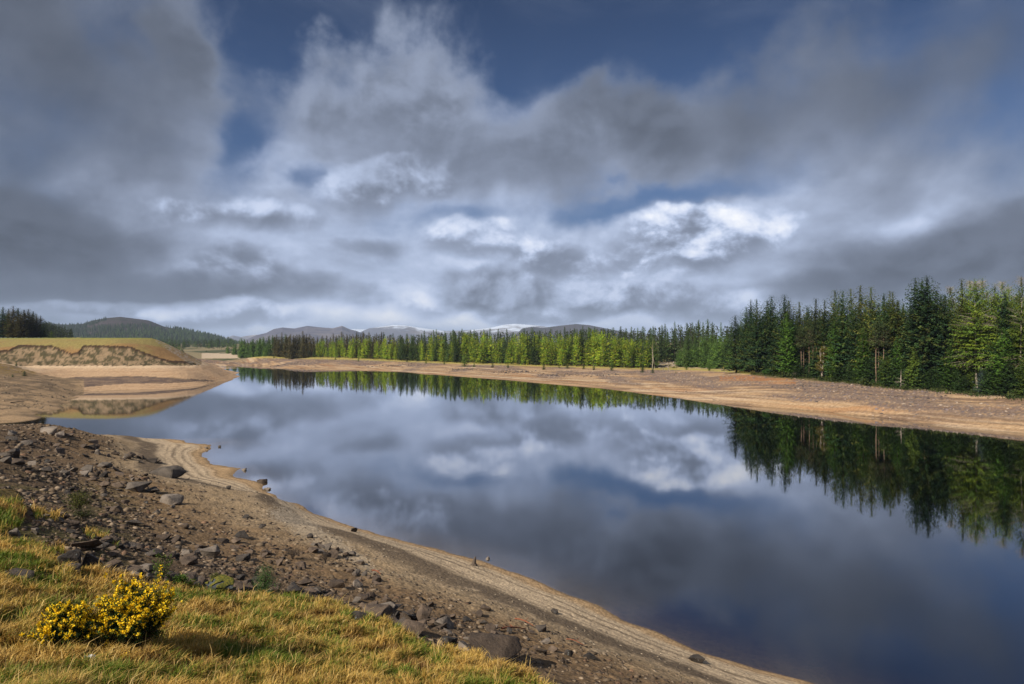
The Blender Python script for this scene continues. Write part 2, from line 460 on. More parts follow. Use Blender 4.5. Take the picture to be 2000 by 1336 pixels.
_LDR = np.linspace(math.log(2.5), math.log(900), 1500)
def hit(px, py, lo=2.5):
    """the point of the ground seen at a pixel of the photograph"""
    a = math.atan((px - 1000) / F)
    Dr = np.exp(_LDR); X, Y = Dr * math.sin(a), Dr * math.cos(a)
    z = np.maximum(ground(X, Y), -0.02)
    p = HY + F * (CAM_H - z) / Y
    ok = (p <= py) & (Dr > lo)
    i = int(np.argmax(ok)) if ok.any() else len(Dr) - 1
    return Vector((X[i], Y[i], z[i]))
# ------------------------------------------------------------------ mesh and material helpers
def link(name, me, mats=(), parent=None):
    o = bpy.data.objects.new(name, me); COL.objects.link(o)
    for m in mats: me.materials.append(m)
    if parent is not None: o.parent = parent
    return o


def tag(o, label=None, cat=None, group=None, kind=None):
    if label: o['label'] = label
    if cat: o['category'] = cat
    if group: o['group'] = group
    if kind: o['kind'] = kind
    return o


def mesh_np(name, verts, faces, k=None, col=None, smooth=False, mat_idx=None):
    """mesh from numpy arrays; faces all of k corners, or a list of (array, k)"""
    me = bpy.data.meshes.new(name)
    groups = [np.asarray(faces)] if not isinstance(faces, list) else [np.asarray(f) for f in faces if len(f)]
    verts = np.asarray(verts, np.float32)
    me.vertices.add(len(verts)); me.vertices.foreach_set('co', verts.ravel())
    loops = np.concatenate([g.ravel() for g in groups]).astype(np.int32)
    sizes = np.concatenate([np.full(len(g), g.shape[1]) for g in groups]).astype(np.int32)
    starts = np.concatenate([[0], np.cumsum(sizes)[:-1]]).astype(np.int32)
    me.loops.add(len(loops)); me.loops.foreach_set('vertex_index', loops)
    me.polygons.add(len(sizes)); me.polygons.foreach_set('loop_start', starts)
    if smooth: me.polygons.foreach_set('use_smooth', np.ones(len(sizes), bool))
    if mat_idx is not None: me.polygons.foreach_set('material_index', np.asarray(mat_idx, np.int32))
    me.update(calc_edges=True)
    if col is not None:
        a = me.color_attributes.new('col', 'FLOAT_COLOR', 'POINT')
        c = np.ones((len(verts), 4), np.float32); c[:, :3] = col
        a.data.foreach_set('color', c.ravel())
    return me


def new_mat(name):
    m = bpy.data.materials.new(name); m.use_nodes = True
    nt = m.node_tree
    b = nt.nodes['Principled BSDF']
    b.inputs['Roughness'].default_value = 0.9
    b.inputs['Specular IOR Level'].default_value = 0.2
    return m, nt, b


def attr(nt, name='col'):
    n = nt.nodes.new('ShaderNodeAttribute'); n.attribute_name = name
    return n.outputs['Color']


def objco(nt):
    return nt.nodes.new('ShaderNodeTexCoord').outputs['Object']


def bump(nt, bsdf, height, strength=0.5, dist=0.05):
    n = nt.nodes.new('ShaderNodeBump')
    n.inputs['Strength'].default_value = strength; n.inputs['Distance'].default_value = dist
    nt.links.new(height.s if isinstance(height, E) else height, n.inputs['Height'])
    nt.links.new(n.outputs[0], bsdf.inputs['Normal'])


def scalec(nt, col, f):
    """colour times a scalar expression"""
    return vmath(nt, 'MULTIPLY', col, vec(nt, f, f, f))


# ------------------------------------------------------------------ colours of the ground
def ground_colours():
    px, py = PX, PY
    c = np.zeros(Z.shape + (3,)); c[:] = (0.16, 0.115, 0.075)
    n1 = fbm(GX * 0.25, GY * 0.25, 5); n2 = fbm(GX * 1.7, GY * 1.7, 4); n3 = fbm(GX * 0.8 + 30, GY * 0.8, 4)
    rnd = _rs.uniform(-1, 1, Z.shape)
    # --- near bank
    zn = sstep(0.5, 1.4, Z0)
    z = Z0 + 0.035 * fbm(GX * 0.17, GY * 0.17, 3) + (0.03 + 0.08 * zn) * fbm(GX * 0.6, GY * 0.6, 3) + (0.015 + 0.035 * zn) * n2
    sand, gravel, darkg, earth, rubble = (0.31, 0.205, 0.11), (0.40, 0.30, 0.195), (0.065, 0.045, 0.030), (0.160, 0.102, 0.054), (0.095, 0.063, 0.037)  # earth and rubble are darkened in place of cloud shade over the slope
    nb = np.zeros_like(c); nb[:] = sand
    nb = lerp3(nb, gravel, sstep(0.16, 0.34, z))
    for zc, wd, am in ((0.44, .034, .6), (0.64, .045, .7), (0.80, .024, .45), (0.93, .035, .5), (0.31, .020, .4), (0.20, .018, .45)):
        nb = lerp3(nb, darkg, am * np.exp(-((z - zc) / wd) ** 2) * sstep(-0.5, 0.1, fbm(GX * 0.09 + zc * 7, GY * 0.09, 2)))
    dk = sstep(0.92, 1.12, z) * (1 - sstep(1.45, 1.8, z + 0.25 * n1)) * sstep(-0.45, 0.05, n3 + 0.3)
    nb = lerp3(nb, darkg, 0.85 * dk)
    up = sstep(1.35, 1.8, z + 0.2 * n1)
    nb = lerp3(nb, (0.24, 0.17, 0.10), up)                              # pale shingle above it
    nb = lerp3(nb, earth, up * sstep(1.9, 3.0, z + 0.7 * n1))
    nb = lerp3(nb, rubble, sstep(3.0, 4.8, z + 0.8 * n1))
    nb = lerp3(nb, (0.10, 0.075, 0.05), 0.55 * sstep(0.25, 0.7, n3) * up)
    nb = lerp3(nb, (0.36, 0.28, 0.19), 0.5 * sstep(0.35, 0.6, fbm(GX * 0.5 - 8, GY * 0.5, 3)) * up * (1 - sstep(2.6, 3.6, z)))
    pale = inside([(560, 985), (640, 1040), (700, 1075), (745, 1120), (735, 1130), (690, 1095), (610, 1060), (520, 1000)], px + 22 * n2 + 16 * n3, py + 12 * n2 + 8 * rnd) & NEAR
    nb = lerp3(nb, (0.36, 0.30, 0.225), 0.4 * pale)
    # left part: darker and mossy towards the turf
    moss = NEAR * sstep(0.05, 0.5, fbm(GX * 0.35 + 70, GY * 0.35, 4) + 0.25) * sstep(420, 60, px) * sstep(900, 980, py)
    nb = lerp3(nb, (0.075, 0.065, 0.022), 0.8 * moss)
    red = NEAR * sstep(0.2, 0.45, fbm(GX * 0.6 + 7, GY * 0.6, 3)) * sstep(200, 60, px) * sstep(970, 1000, py)
    nb = lerp3(nb, (0.11, 0.045, 0.02), 0.7 * red)
    nb *= (1 + 0.22 * n2 + 0.14 * rnd)[..., None]
    tuss = 0.5 + 0.5 * fbm(GX * 0.9, GY * 0.9, 4)
    gr = lerp3(np.zeros_like(c) + (0.085, 0.058, 0.02), (0.035, 0.045, 0.010), sstep(0.45, 0.7, tuss))
    gr = lerp3(gr, (0.07, 0.035, 0.015), sstep(0.3, 0.5, fbm(GX * 0.7 + 50, GY * 0.7, 4)))
    nb = lerp3(nb, gr, MG)
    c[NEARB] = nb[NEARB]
    # --- left bank
    lb = np.zeros_like(c)
    shoulder = (px < 165) & (GY < 205)
    band = fbm(AZ * 30, Z0 * 5.0, 4)
    lb[:] = (0.37, 0.245, 0.145)
    lb = lerp3(lb, (0.27, 0.16, 0.085), sstep(0.1, 0.5, band) * 0.8)
    lb = lerp3(lb, (0.43, 0.31, 0.20), sstep(4.2, 5.6, Z0))
    for zc in (0.35, 0.75, 1.2, 1.75, 2.4, 3.2, 4.1, 4.9):
        zz = Z0 + 0.10 * fbm(GX * 0.05, GY * 0.05, 3) - zc
        lb = lerp3(lb, (0.22, 0.13, 0.075), 0.55 * np.exp(-(zz / 0.07) ** 2) * sstep(-0.3, 0.2, n1))
    mud = inside([(95, 741), (150, 736), (280, 735), (390, 741), (420, 744), (330, 748), (240, 750), (160, 756), (118, 750)], px + 14 * fbm(GX * .08, GY * .08, 3), py + 1.4 * n1)
    lb = lerp3(lb, (0.085, 0.060, 0.05), 0.95 * mud * (0.75 + 0.25 * sstep(-.3, .3, n1)))
    # worn bank with heather
    heath = sstep(-0.05, 0.15, fbm(GX * 0.36 + 0.3 * GY, GY * 0.20 + 0.35 * Z0, 5, 0.7) + 0.03)
    cl = lerp3(np.zeros_like(c) + (0.21, 0.145, 0.085), (0.055, 0.046, 0.022), 0.95 * heath)
    lb = lerp3(lb, cl, cliff.astype(float))
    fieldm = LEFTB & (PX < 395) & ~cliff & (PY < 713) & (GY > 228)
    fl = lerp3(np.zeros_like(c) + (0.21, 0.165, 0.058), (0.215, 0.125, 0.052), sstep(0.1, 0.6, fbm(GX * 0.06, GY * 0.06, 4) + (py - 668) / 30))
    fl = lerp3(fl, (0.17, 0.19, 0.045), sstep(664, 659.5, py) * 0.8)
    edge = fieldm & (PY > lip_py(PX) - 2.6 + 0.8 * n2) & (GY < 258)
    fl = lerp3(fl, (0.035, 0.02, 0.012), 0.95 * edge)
    stone = fieldm & (px > 305) & (py > 664) & ((px - 305) / 80 > (py - 664) / 52 - 0.08)
    fl = lerp3(fl, (0.25, 0.20, 0.15), stone * sstep(-0.1, 0.3, n2 + 0.1))
    fl = lerp3(fl, (0.12, 0.10, 0.03), stone * sstep(0.1, 0.4, n3))
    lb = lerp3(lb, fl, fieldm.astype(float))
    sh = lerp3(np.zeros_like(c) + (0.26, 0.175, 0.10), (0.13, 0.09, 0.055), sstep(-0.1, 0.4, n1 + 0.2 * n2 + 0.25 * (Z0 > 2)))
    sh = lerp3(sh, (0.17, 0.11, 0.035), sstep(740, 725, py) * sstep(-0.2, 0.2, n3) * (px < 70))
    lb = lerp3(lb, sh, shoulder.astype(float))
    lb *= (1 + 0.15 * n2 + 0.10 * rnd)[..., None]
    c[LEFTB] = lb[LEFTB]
    # --- right bank: drawdown beach in long bands, then turf and the wood's floor
    rb = np.zeros_like(c)
    # long streaks along the shore: noise stretched along the beach
    along, across = GX * 0.55 - GY * 0.83, GX * 0.83 + GY * 0.55
    st = fbm(across * 0.16, along * 0.012 + 3, 5); st2 = fbm(across * 0.5 + 40, along * 0.03, 4)
    rb[:] = (0.33, 0.215, 0.12)
    rb = lerp3(rb, (0.46, 0.345, 0.235), sstep(0.12, 0.35, st) * 0.9)
    rb = lerp3(rb, (0.145, 0.092, 0.062), sstep(-0.05, 0.22, st2) * 0.9)
    zb = Z0 + 0.45 * st + 0.12 * fbm(GX * 0.08, GY * 0.08, 3)
    for zc, wd, am in ((0.25, .05, .5), (0.7, .08, .6), (1.25, .09, .5), (2.1, .12, .4)):
        rb = lerp3(rb, (0.17, 0.105, 0.06), 0.6 * am * np.exp(-((zb - zc) / wd) ** 2))
        rb = lerp3(rb, (0.50, 0.37, 0.24), am * 0.7 * np.exp(-((zb - zc - .14) / wd) ** 2))
    rb = lerp3(rb, (0.27, 0.125, 0.05), 0.55 * sstep(0.15, 0.4, fbm(across * 0.25 + 9, along * 0.02 + 5, 4)))
    stony = sstep(0.0, 0.25, fbm(GX * 0.05 + 4, GY * 0.02, 4) + sstep(0.8, 2.0, Z0) * 0.35 - 0.12)
    rb = lerp3(rb, (0.120, 0.088, 0.078), stony * sstep(-0.35, 0.05, n2) * 0.85)
    orange = ((np.abs(px - 1480) < 75) & (np.abs(py - 742) < 8)).astype(float) * sstep(0.0, 0.3, st2 + 0.2)
    rb = lerp3(rb, (0.33, 0.13, 0.035), 0.5 * orange)
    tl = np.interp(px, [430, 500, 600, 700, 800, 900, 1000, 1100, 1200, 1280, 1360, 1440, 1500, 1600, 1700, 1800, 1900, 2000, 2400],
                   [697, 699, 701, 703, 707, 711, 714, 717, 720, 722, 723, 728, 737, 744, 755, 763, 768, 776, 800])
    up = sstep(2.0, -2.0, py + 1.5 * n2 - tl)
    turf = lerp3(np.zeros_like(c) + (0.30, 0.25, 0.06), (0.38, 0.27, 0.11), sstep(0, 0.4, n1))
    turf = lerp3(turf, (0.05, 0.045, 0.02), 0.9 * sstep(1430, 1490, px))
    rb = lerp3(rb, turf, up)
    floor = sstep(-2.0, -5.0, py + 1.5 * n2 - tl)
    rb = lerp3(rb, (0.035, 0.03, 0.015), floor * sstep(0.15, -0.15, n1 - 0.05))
    clear = ((px > 1280) & (px < 1430) & (DIST > 250)).astype(float)
    rb = lerp3(rb, (0.36, 0.28, 0.16), clear * floor * sstep(-.3, .2, n2))
    rb *= (1 + 0.20 * n2 + 0.12 * rnd)[..., None]
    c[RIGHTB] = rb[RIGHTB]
    # --- far flat land
    fr = lerp3(np.zeros_like(c) + (0.20, 0.16, 0.09), (0.06, 0.065, 0.03), sstep(-0.1, 0.2, fbm(GX * 0.02, GY * 0.006, 4)))
    fr = lerp3(fr, (0.40, 0.31, 0.22), ((px > 395) & (px < 470) & (py > 690) & (py < 700) & (DIST > 450)).astype(float))
    farm = sstep(520, 600, DIST) * (px < 480) + sstep(900, 1100, DIST) * (px >= 480)
    c = lerp3(c, fr, np.clip(farm, 0, 1))
    # lake bed: peaty
    c = lerp3(c, (0.23, 0.165, 0.085), sstep(-0.02, -0.12, Z0))
    c = lerp3(c, (0.06, 0.035, 0.015), sstep(-0.25, -1.3, Z0))
    # wet rim at the water
    c *= (1 - 0.45 * sstep(0.10, 0.0, Z) * 1.0)[..., None]
    return np.clip(c, 0.004, 0.9)


m_ground, nt, b = new_mat('ground')
co = objco(nt)
nA = E(nt, noise(nt, co, 9.0, 4, 0.65).outputs['Fac']); nB = E(nt, noise(nt, co, 1.6, 6, 0.65).outputs['Fac'])
vor = nt.nodes.new('ShaderNodeTexVoronoi'); vor.inputs['Scale'].default_value = 7.0; nt.links.new(co, vor.inputs['Vector'])
vr = nt.nodes.new('ShaderNodeSeparateColor'); nt.links.new(vor.outputs['Color'], vr.inputs[0])
f = (nA - 0.5) * 0.7 + (nB - 0.5) * 0.6 + (E(nt, vr.outputs[0]) - 0.5) * 0.35 + 1.0
nt.links.new(scalec(nt, attr(nt), f), b.inputs['Base Color'])
b.inputs['Roughness'].default_value = 1.0
b.inputs['Specular IOR Level'].default_value = 0.1
bump(nt, b, nA * 0.5 + nB + (E(nt, vor.outputs['Distance']) * -0.6), 0.55, 0.10)

_na, _nl = len(az_all), len(ld_all)
_idx = np.arange(_na * _nl).reshape(_na, _nl)
_q = np.stack([_idx[:-1, :-1], _idx[1:, :-1], _idx[1:, 1:], _idx[:-1, 1:]], -1).reshape(-1, 4)
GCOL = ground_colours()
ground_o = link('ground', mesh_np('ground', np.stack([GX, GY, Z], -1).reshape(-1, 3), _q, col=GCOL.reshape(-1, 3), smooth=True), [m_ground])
tag(ground_o, kind='structure')

# land out to the horizon: a coarse skirt ring a little lower
def ring(name, r0, r1, z0, z1, mat):
    a = np.linspace(0, 2 * np.pi, 181)[:-1]
    v = np.concatenate([np.stack([r0 * np.cos(a), r0 * np.sin(a), np.full(180, z0)], -1), np.stack([r1 * np.cos(a), r1 * np.sin(a), np.full(180, z1)], -1)])
    i = np.arange(180); j = (i + 1) % 180
    return link(name, mesh_np(name, v, np.stack([i, i + 180, j + 180, j], -1)), [mat])
m_plain, nt, b = new_mat('moorland')
co = objco(nt)
nt.links.new(mixc(nt, E(nt, noise(nt, co, 0.01, 6, 0.6).outputs['Fac']).smooth(0.4, 0.6), (0.05, 0.05, 0.025), (0.13, 0.10, 0.06)), b.inputs['Base Color'])
tag(ring('terrain', 1750, 14500, 6.0, 6.0, m_plain), kind='structure')

# ------------------------------------------------------------------ water
m_water = bpy.data.materials.new('water'); m_water.use_nodes = True
nt = m_water.node_tree
for n in list(nt.nodes): nt.nodes.remove(n)
out = nt.nodes.new('ShaderNodeOutputMaterial')
co = objco(nt)
mp = nt.nodes.new('ShaderNodeMapping'); nt.links.new(co, mp.inputs[0]); mp.inputs['Scale'].default_value = (1.0, 0.8, 1.0)
w1 = E(nt, noise(nt, mp.outputs[0], 1.3, 3, 0.5).outputs['Fac'])
patch = E(nt, noise(nt, co, 0.022, 3, 0.5, 0.5).outputs['Fac']).smooth(0.50, 0.66)
bp = nt.nodes.new('ShaderNodeBump'); bp.inputs['Distance'].default_value = 0.02
nt.links.new((patch * 0.13 + 0.022).s, bp.inputs['Strength']); nt.links.new(w1.s, bp.inputs['Height'])
gl = nt.nodes.new('ShaderNodeBsdfGlossy'); gl.inputs['Roughness'].default_value = 0.03
gl.inputs['Color'].default_value = (0.94, 0.96, 1.0, 1)
tr = nt.nodes.new('ShaderNodeBsdfTransparent'); tr.inputs['Color'].default_value = (0.82, 0.79, 0.70, 1)
geo = nt.nodes.new('ShaderNodeNewGeometry')
cosv = E(nt, vmath(nt, 'DOT_PRODUCT', geo.outputs['Normal'], geo.outputs['Incoming']))._m('ABSOLUTE')
fres = ((1.0 - cosv) ** 3.6) * 0.83 + 0.17
nt.links.new(bp.outputs[0], gl.inputs['Normal'])
mx = nt.nodes.new('ShaderNodeMixShader')
nt.links.new(fres.s, mx.inputs[0]); nt.links.new(tr.outputs[0], mx.inputs[1]); nt.links.new(gl.outputs[0], mx.inputs[2])
nt.links.new(mx.outputs[0], out.inputs['Surface'])
va = nt.nodes.new('ShaderNodeVolumeAbsorption'); va.inputs['Color'].default_value = (0.46, 0.40, 0.30, 1); va.inputs['Density'].default_value = 0.8
nt.links.new(va.outputs[0], out.inputs['Volume'])
bm = bmesh.new()
top = [bm.verts.new(p) for p in ((-420, -30, 0), (330, -30, 0), (330, 900, 0), (-420, 900, 0))]
bot = [bm.verts.new((v.co.x, v.co.y, -14)) for v in top]
bm.faces.new(top); bm.faces.new(bot[::-1])
for i in range(4): bm.faces.new((top[i], bot[i], bot[(i + 1) % 4], top[(i + 1) % 4]))
bmesh.ops.recalc_face_normals(bm, faces=bm.faces)
me = bpy.data.meshes.new('water'); bm.to_mesh(me); bm.free()
tag(link('water', me, [m_water]), kind='structure')

# ------------------------------------------------------------------ hills and mountains
def ridge(name, pts, D0, depth, mat, seed, rough=0.12, foot=0.0, power=1.3):
    """a range of hills D0 away whose skyline passes the given pixels; it falls off to front and back"""
    pxs = np.array([p[0] for p in pts], float); hs = np.array([(HY - p[1]) / F * D0 + CAM_H for p in pts])
    Xs = (pxs - 1000) / F * D0
    nx, ny = 420, 90
    x = np.linspace(Xs[0], Xs[-1], nx); t = np.linspace(-1, 1, ny)
    XX, T = np.meshgrid(x, t, indexing='ij')
    top = np.interp(x, Xs, hs)
    k = np.array([1, 4, 6, 4, 1]) / 16.0
    top = np.convolve(np.pad(top, 2, mode='edge'), k, mode='valid')
    prof = (1 - np.abs(T)) ** power
    hgt = top[:, None] - foot
    sc = depth * 0.6
    n = fbm(XX / sc + seed, T * depth / sc + seed, 7, 0.55)
    rid = 1 - np.abs(fbm(XX / (sc * 1.4) + seed * 2, T * depth / (sc * 1.4), 5, 0.5)) * 2
    Zm = foot + hgt * prof * (1 + rough * 1.6 * (rid - 0.4) * np.clip(1 - prof, 0, 1)) + np.max(hgt) * rough * n * (0.12 + 0.9 * np.clip(1 - prof, 0, 1)) * np.clip(prof * 3, 0, 1)
    YY = D0 + T * depth * (1 + 0.15 * np.sin(XX / sc)) 
    idx = np.arange(nx * ny).reshape(nx, ny)
    q = np.stack([idx[:-1, :-1], idx[1:, :-1], idx[1:, 1:], idx[:-1, 1:]], -1).reshape(-1, 4)
    XW = XX * (YY / D0)
    o = link(name, mesh_np(name, np.stack([XW, YY, Zm], -1).reshape(-1, 3), q, smooth=True), [mat])
    tag(o, kind='structure')
    return o


def hill_mat(name, stops, snow=None, sc=0.004):
    m, nt, b = new_mat(name)
    co = objco(nt)
    n = E(nt, noise(nt, co, sc, 8, 0.62).outputs['Fac'])
    n2 = E(nt, noise(nt, co, sc * 5, 8, 0.66).outputs['Fac'])
    c = mixc(nt, n.smooth(0.40, 0.58), stops[0], stops[1])
    c = mixc(nt, n2.smooth(0.48, 0.62), c, stops[2])
    if snow:
        s = nt.nodes.new('ShaderNodeSeparateXYZ'); nt.links.new(co, s.inputs[0])
        zz = E(nt, s.outputs[2]) + (n2 - 0.5) * snow[2] + (n - 0.5) * snow[2]
        c = mixc(nt, zz.smooth(snow[0], snow[1]), c, (0.50, 0.55, 0.64))
    nt.links.new(c, b.inputs['Base Color'])
    b.inputs['Roughness'].default_value = 1.0; b.inputs['Specular IOR Level'].default_value = 0.05
    bump(nt, b, n2, 0.8, 8.0)
    return m


m_heather = hill_mat('heather_hill', ((0.045, 0.036, 0.036), (0.03, 0.032, 0.022), (0.06, 0.046, 0.044)), sc=0.006)
m_purple = hill_mat('bare_mountain', ((0.075, 0.065, 0.08), (0.13, 0.11, 0.105), (0.05, 0.046, 0.064)), sc=0.0016)
m_snow = hill_mat('snowy_mountain', ((0.09, 0.085, 0.10), (0.13, 0.11, 0.10), (0.07, 0.07, 0.09)), snow=(190, 330, 520), sc=0.0014)
m_snow2 = hill_mat('snowy_range', ((0.12, 0.11, 0.12), (0.2, 0.17, 0.15), (0.10, 0.10, 0.12)), snow=(130, 260, 420), sc=0.0012)
hill_o = ridge('hill', [(-500, 600), (-200, 620), (0, 640), (85, 632), (130, 634), (160, 633), (180, 626), (205, 621), (235, 618.5), (262, 622), (290, 626), (320, 638), (360, 646), (400, 654), (440, 663), (470, 672), (500, 680)], 2500, 900, m_heather, 3.3, 0.14, power=0.9)
ridge('mountain', [(400, 690), (440, 660), (455, 655), (470, 658), (500, 653), (520, 656), (545, 662), (580, 680)], 9500, 2000, m_snow2, 8.8, 0.22)
ridge('mountain', [(455, 680), (480, 664), (500, 655), (520, 650), (536, 642), (552, 639), (575, 641), (600, 636), (625, 639), (650, 641), (668, 636), (684, 643), (694, 645), (720, 655), (760, 680)], 6000, 1700, m_purple, 5.1, 0.34)
ridge('mountain', [(640, 680), (690, 655), (720, 641), (750, 637), (770, 634), (790, 635), (830, 641), (870, 646), (910, 645), (960, 640), (985, 634), (1005, 632), (1050, 635), (1080, 640), (1130, 637), (1170, 641), (1250, 650), (1400, 680)], 9000, 2200, m_snow, 1.7, 0.16)
ridge('mountain', [(980, 680), (1020, 641), (1040, 637.5), (1060, 640), (1090, 636), (1125, 632), (1150, 634), (1180, 640), (1230, 650), (1300, 680)], 5200, 900, m_heather, 12.5, 0.12)
ridge('mountain', [(600, 680), (660, 650), (690, 642), (720, 643), (760, 655), (800, 680)], 12000, 2000, m_snow2, 2.2, 0.15)
# ------------------------------------------------------------------ trees
RNG = np.random.RandomState(5)
random.seed(5)


def foliage_mat(name, tint=(1, 1, 1), var=0.36, transl=0.3):
    m, nt, b = new_mat(name)
    oi = nt.nodes.new('ShaderNodeObjectInfo')
    r = E(nt, oi.outputs['Random'])
    f = r * var * 2 + (1 - var)
    c = scalec(nt, attr(nt), f)
    c = mixc(nt, 1.0, c, tint, 'MULTIPLY')
    nt.links.new(c, b.inputs['Base Color'])
    b.inputs['Roughness'].default_value = 0.75; b.inputs['Specular IOR Level'].default_value = 0.15
    t = nt.nodes.new('ShaderNodeBsdfTranslucent'); nt.links.new(c, t.inputs['Color'])
    mx = nt.nodes.new('ShaderNodeMixShader'); mx.inputs[0].default_value = transl
    nt.links.new(b.outputs[0], mx.inputs[1]); nt.links.new(t.outputs[0], mx.inputs[2])
    nt.links.new(mx.outputs[0], nt.nodes['Material Output'].inputs['Surface'])
    return m


m_fol = foliage_mat('needles', transl=0.25)
m_leaf = foliage_mat('leaves', transl=0.4)


def bark_mat(name, a, b2):
    m, nt, b = new_mat(name)
    co = objco(nt)
    mp = nt.nodes.new('ShaderNodeMapping'); mp.inputs['Scale'].default_value = (6, 6, 0.8); nt.links.new(co, mp.inputs[0])
    n = E(nt, noise(nt, mp.outputs[0], 2.0, 5, 0.6).outputs['Fac'])
    nt.links.new(mixc(nt, n.smooth(0.35, 0.65), a, b2), b.inputs['Base Color'])
    bump(nt, b, n, 0.6, 0.05)
    return m


m_bark = bark_mat('bark', (0.10, 0.075, 0.055), (0.055, 0.042, 0.035))
m_pale = bark_mat('pale_bark', (0.40, 0.34, 0.27), (0.24, 0.19, 0.15))
m_pine = bark_mat('pine_bark', (0.25, 0.165, 0.11), (0.15, 0.10, 0.075))


def tube(pts, rad, sides=6):
    """tapered tube through points (numpy): vertices and quads"""
    pts = np.asarray(pts, float); n = len(pts)
    rad = np.broadcast_to(rad, (n,))
    tan = np.gradient(pts, axis=0); tan /= np.linalg.norm(tan, axis=1)[:, None] + 1e-9
    ref = np.where(np.abs(tan[:, 2:3]) > 0.9, np.array([[1.0, 0, 0]]), np.array([[0, 0, 1.0]]))
    u = np.cross(tan, ref); u /= np.linalg.norm(u, axis=1)[:, None] + 1e-9
    v = np.cross(tan, u)
    a = np.linspace(0, 2 * np.pi, sides, endpoint=False)
    V = pts[:, None, :] + rad[:, None, None] * (np.cos(a)[None, :, None] * u[:, None, :] + np.sin(a)[None, :, None] * v[:, None, :])
    i = np.arange(n - 1)[:, None] * sides; j = np.arange(sides)[None, :]; j2 = (j + 1) % sides
    Q = np.stack([i + j, i + j2, i + sides + j2, i + sides + j], -1).reshape(-1, 4)
    return V.reshape(-1, 3), Q


class Geo:
    def __init__(s): s.v, s.f, s.c, s.n = [], [], [], 0
    def add(s, v, f, c=None):
        s.v.append(v); s.f.append(np.asarray(f) + s.n); s.n += len(v)
        s.c.append(np.broadcast_to(np.asarray(c if c is not None else (1, 1, 1), float), (len(v), 3)))
    def mesh(s, name, smooth=False):
        ks = sorted({f.shape[1] for f in s.f})
        return mesh_np(name, np.concatenate(s.v), [np.concatenate([f for f in s.f if f.shape[1] == k]) for k in ks], col=np.concatenate(s.c), smooth=smooth)


def blades(base, d, length, width, rng, roll=None):
    """rhombus leaves: base points, directions, lengths, widths -> vertices and quads"""
    n = len(base)
    d = d / (np.linalg.norm(d, axis=1)[:, None] + 1e-9)
    r = rng.normal(size=(n, 3)) if roll is None else roll + rng.normal(size=(n, 3)) * 0.35
    s = np.cross(d, r); s /= np.linalg.norm(s, axis=1)[:, None] + 1e-9
    L, W = length[:, None], width[:, None]
    V = np.stack([base, base + d * L * 0.45 + s * W * 0.5, base + d * L, base + d * L * 0.45 - s * W * 0.5], 1)
    return V.reshape(-1, 3), np.arange(n * 4).reshape(n, 4)


def conifer(seed, H, Rm, base=0.06, step=0.45, per=6, spray=0.5, dens=1.0, droop=0.35, colours=None, shape=1.0, wispy=False, cw=0.52):
    """crown of a conifer: whorls of boughs, each a row of needle sprays. Returns the crown Geo, and bough lines"""
    rng = np.random.RandomState(seed)
    B, Dv, L, W, C, RL = [], [], [], [], [], []
    limbs = []
    z = H * base
    colours = np.array(colours)
    lobes = rng.uniform(0.78, 1.12, 9)                     # the outline is uneven
    while z < H * 0.985:
        t = (z / H - base) / (1 - base)
        env = (1 - t) ** (0.74 * shape) * (0.65 + 0.35 * min(1, t / 0.10)) * np.interp(t * 8, range(9), lobes)
        nb = max(5, int(round(per * (0.6 + 0.4 * (1 - t)) + rng.uniform(-1, 1))))
        a0 = rng.uniform(0, 6.28)
        for i in range(nb):
            if rng.rand() < (0.22 if wispy else 0.10): continue
            a = a0 + 6.283 * i / nb + rng.uniform(-0.35, 0.35)
            Lb = Rm * env * rng.uniform(0.6, 1.2) + 0.10
            up = (0.75 * t ** 1.5 - droop * (1 - t)) + rng.uniform(-0.12, 0.12)
            out = np.array([math.cos(a), math.sin(a), 0.0]); tang = np.array([-math.sin(a), math.cos(a), 0.0])
            m = max(2, int(Lb / spray * 2.1 * dens))
            s = np.linspace(0.10, 1.0, m)
            zz = z + rng.uniform(-0.15, 0.15) + Lb * (up * s + (0.22 if not wispy else 0.05) * s ** 2.5)
            P = out[None] * (Lb * s)[:, None]; P[:, 2] = zz
            limbs.append((np.array([0, 0, z]), P[-1]))
            k0 = colours[rng.randint(len(colours))] * rng.uniform(0.75, 1.3)
            for side in (-1, 1, 0):
                q = P + rng.normal(size=P.shape) * 0.05
                d = out[None] * (0.55 if side else 1.0) + tang[None] * side * 0.75 + np.array([0, 0, -0.30 if not wispy else -0.55])[None] + rng.normal(size=P.shape) * 0.28
                ll = spray * rng.uniform(0.7, 1.25, m) * (1.05 - 0.35 * s) * (1.0 - 0.40 * t - 0.35 * max(0, (t - 0.8) / 0.2))
                B.append(q); Dv.append(d); L.append(ll); W.append(ll * cw * rng.uniform(0.7, 1.2, m))
                C.append(k0[None] * rng.uniform(0.85, 1.18, (m, 1)))
                RL.append(np.broadcast_to(np.array([0, 0, 1.0]), P.shape))
        z += step * rng.uniform(0.7, 1.25) * (1.0 - 0.58 * t)
    # leader
    n = 16
    B.append(np.stack([np.zeros(n), np.zeros(n), np.linspace(H * 0.92, H * 0.99, n)], 1)); Dv.append(rng.normal(size=(n, 3)) * 0.5 + np.array([0, 0, 0.9]))
    L.append(spray * np.linspace(0.6, 0.22, n)); W.append(spray * np.linspace(0.26, 0.08, n)); C.append(np.broadcast_to(colours[0], (n, 3))); RL.append(np.broadcast_to(np.array([0, 0, 1.0]), (n, 3)))
    B, Dv, L, W, C, RL = (np.concatenate(x) for x in (B, Dv, L, W, C, RL))
    g = Geo()
    v, f = blades(B, Dv, L, W, rng, RL)
    g.add(v, f, np.repeat(C, 4, axis=0))
    return g, limbs


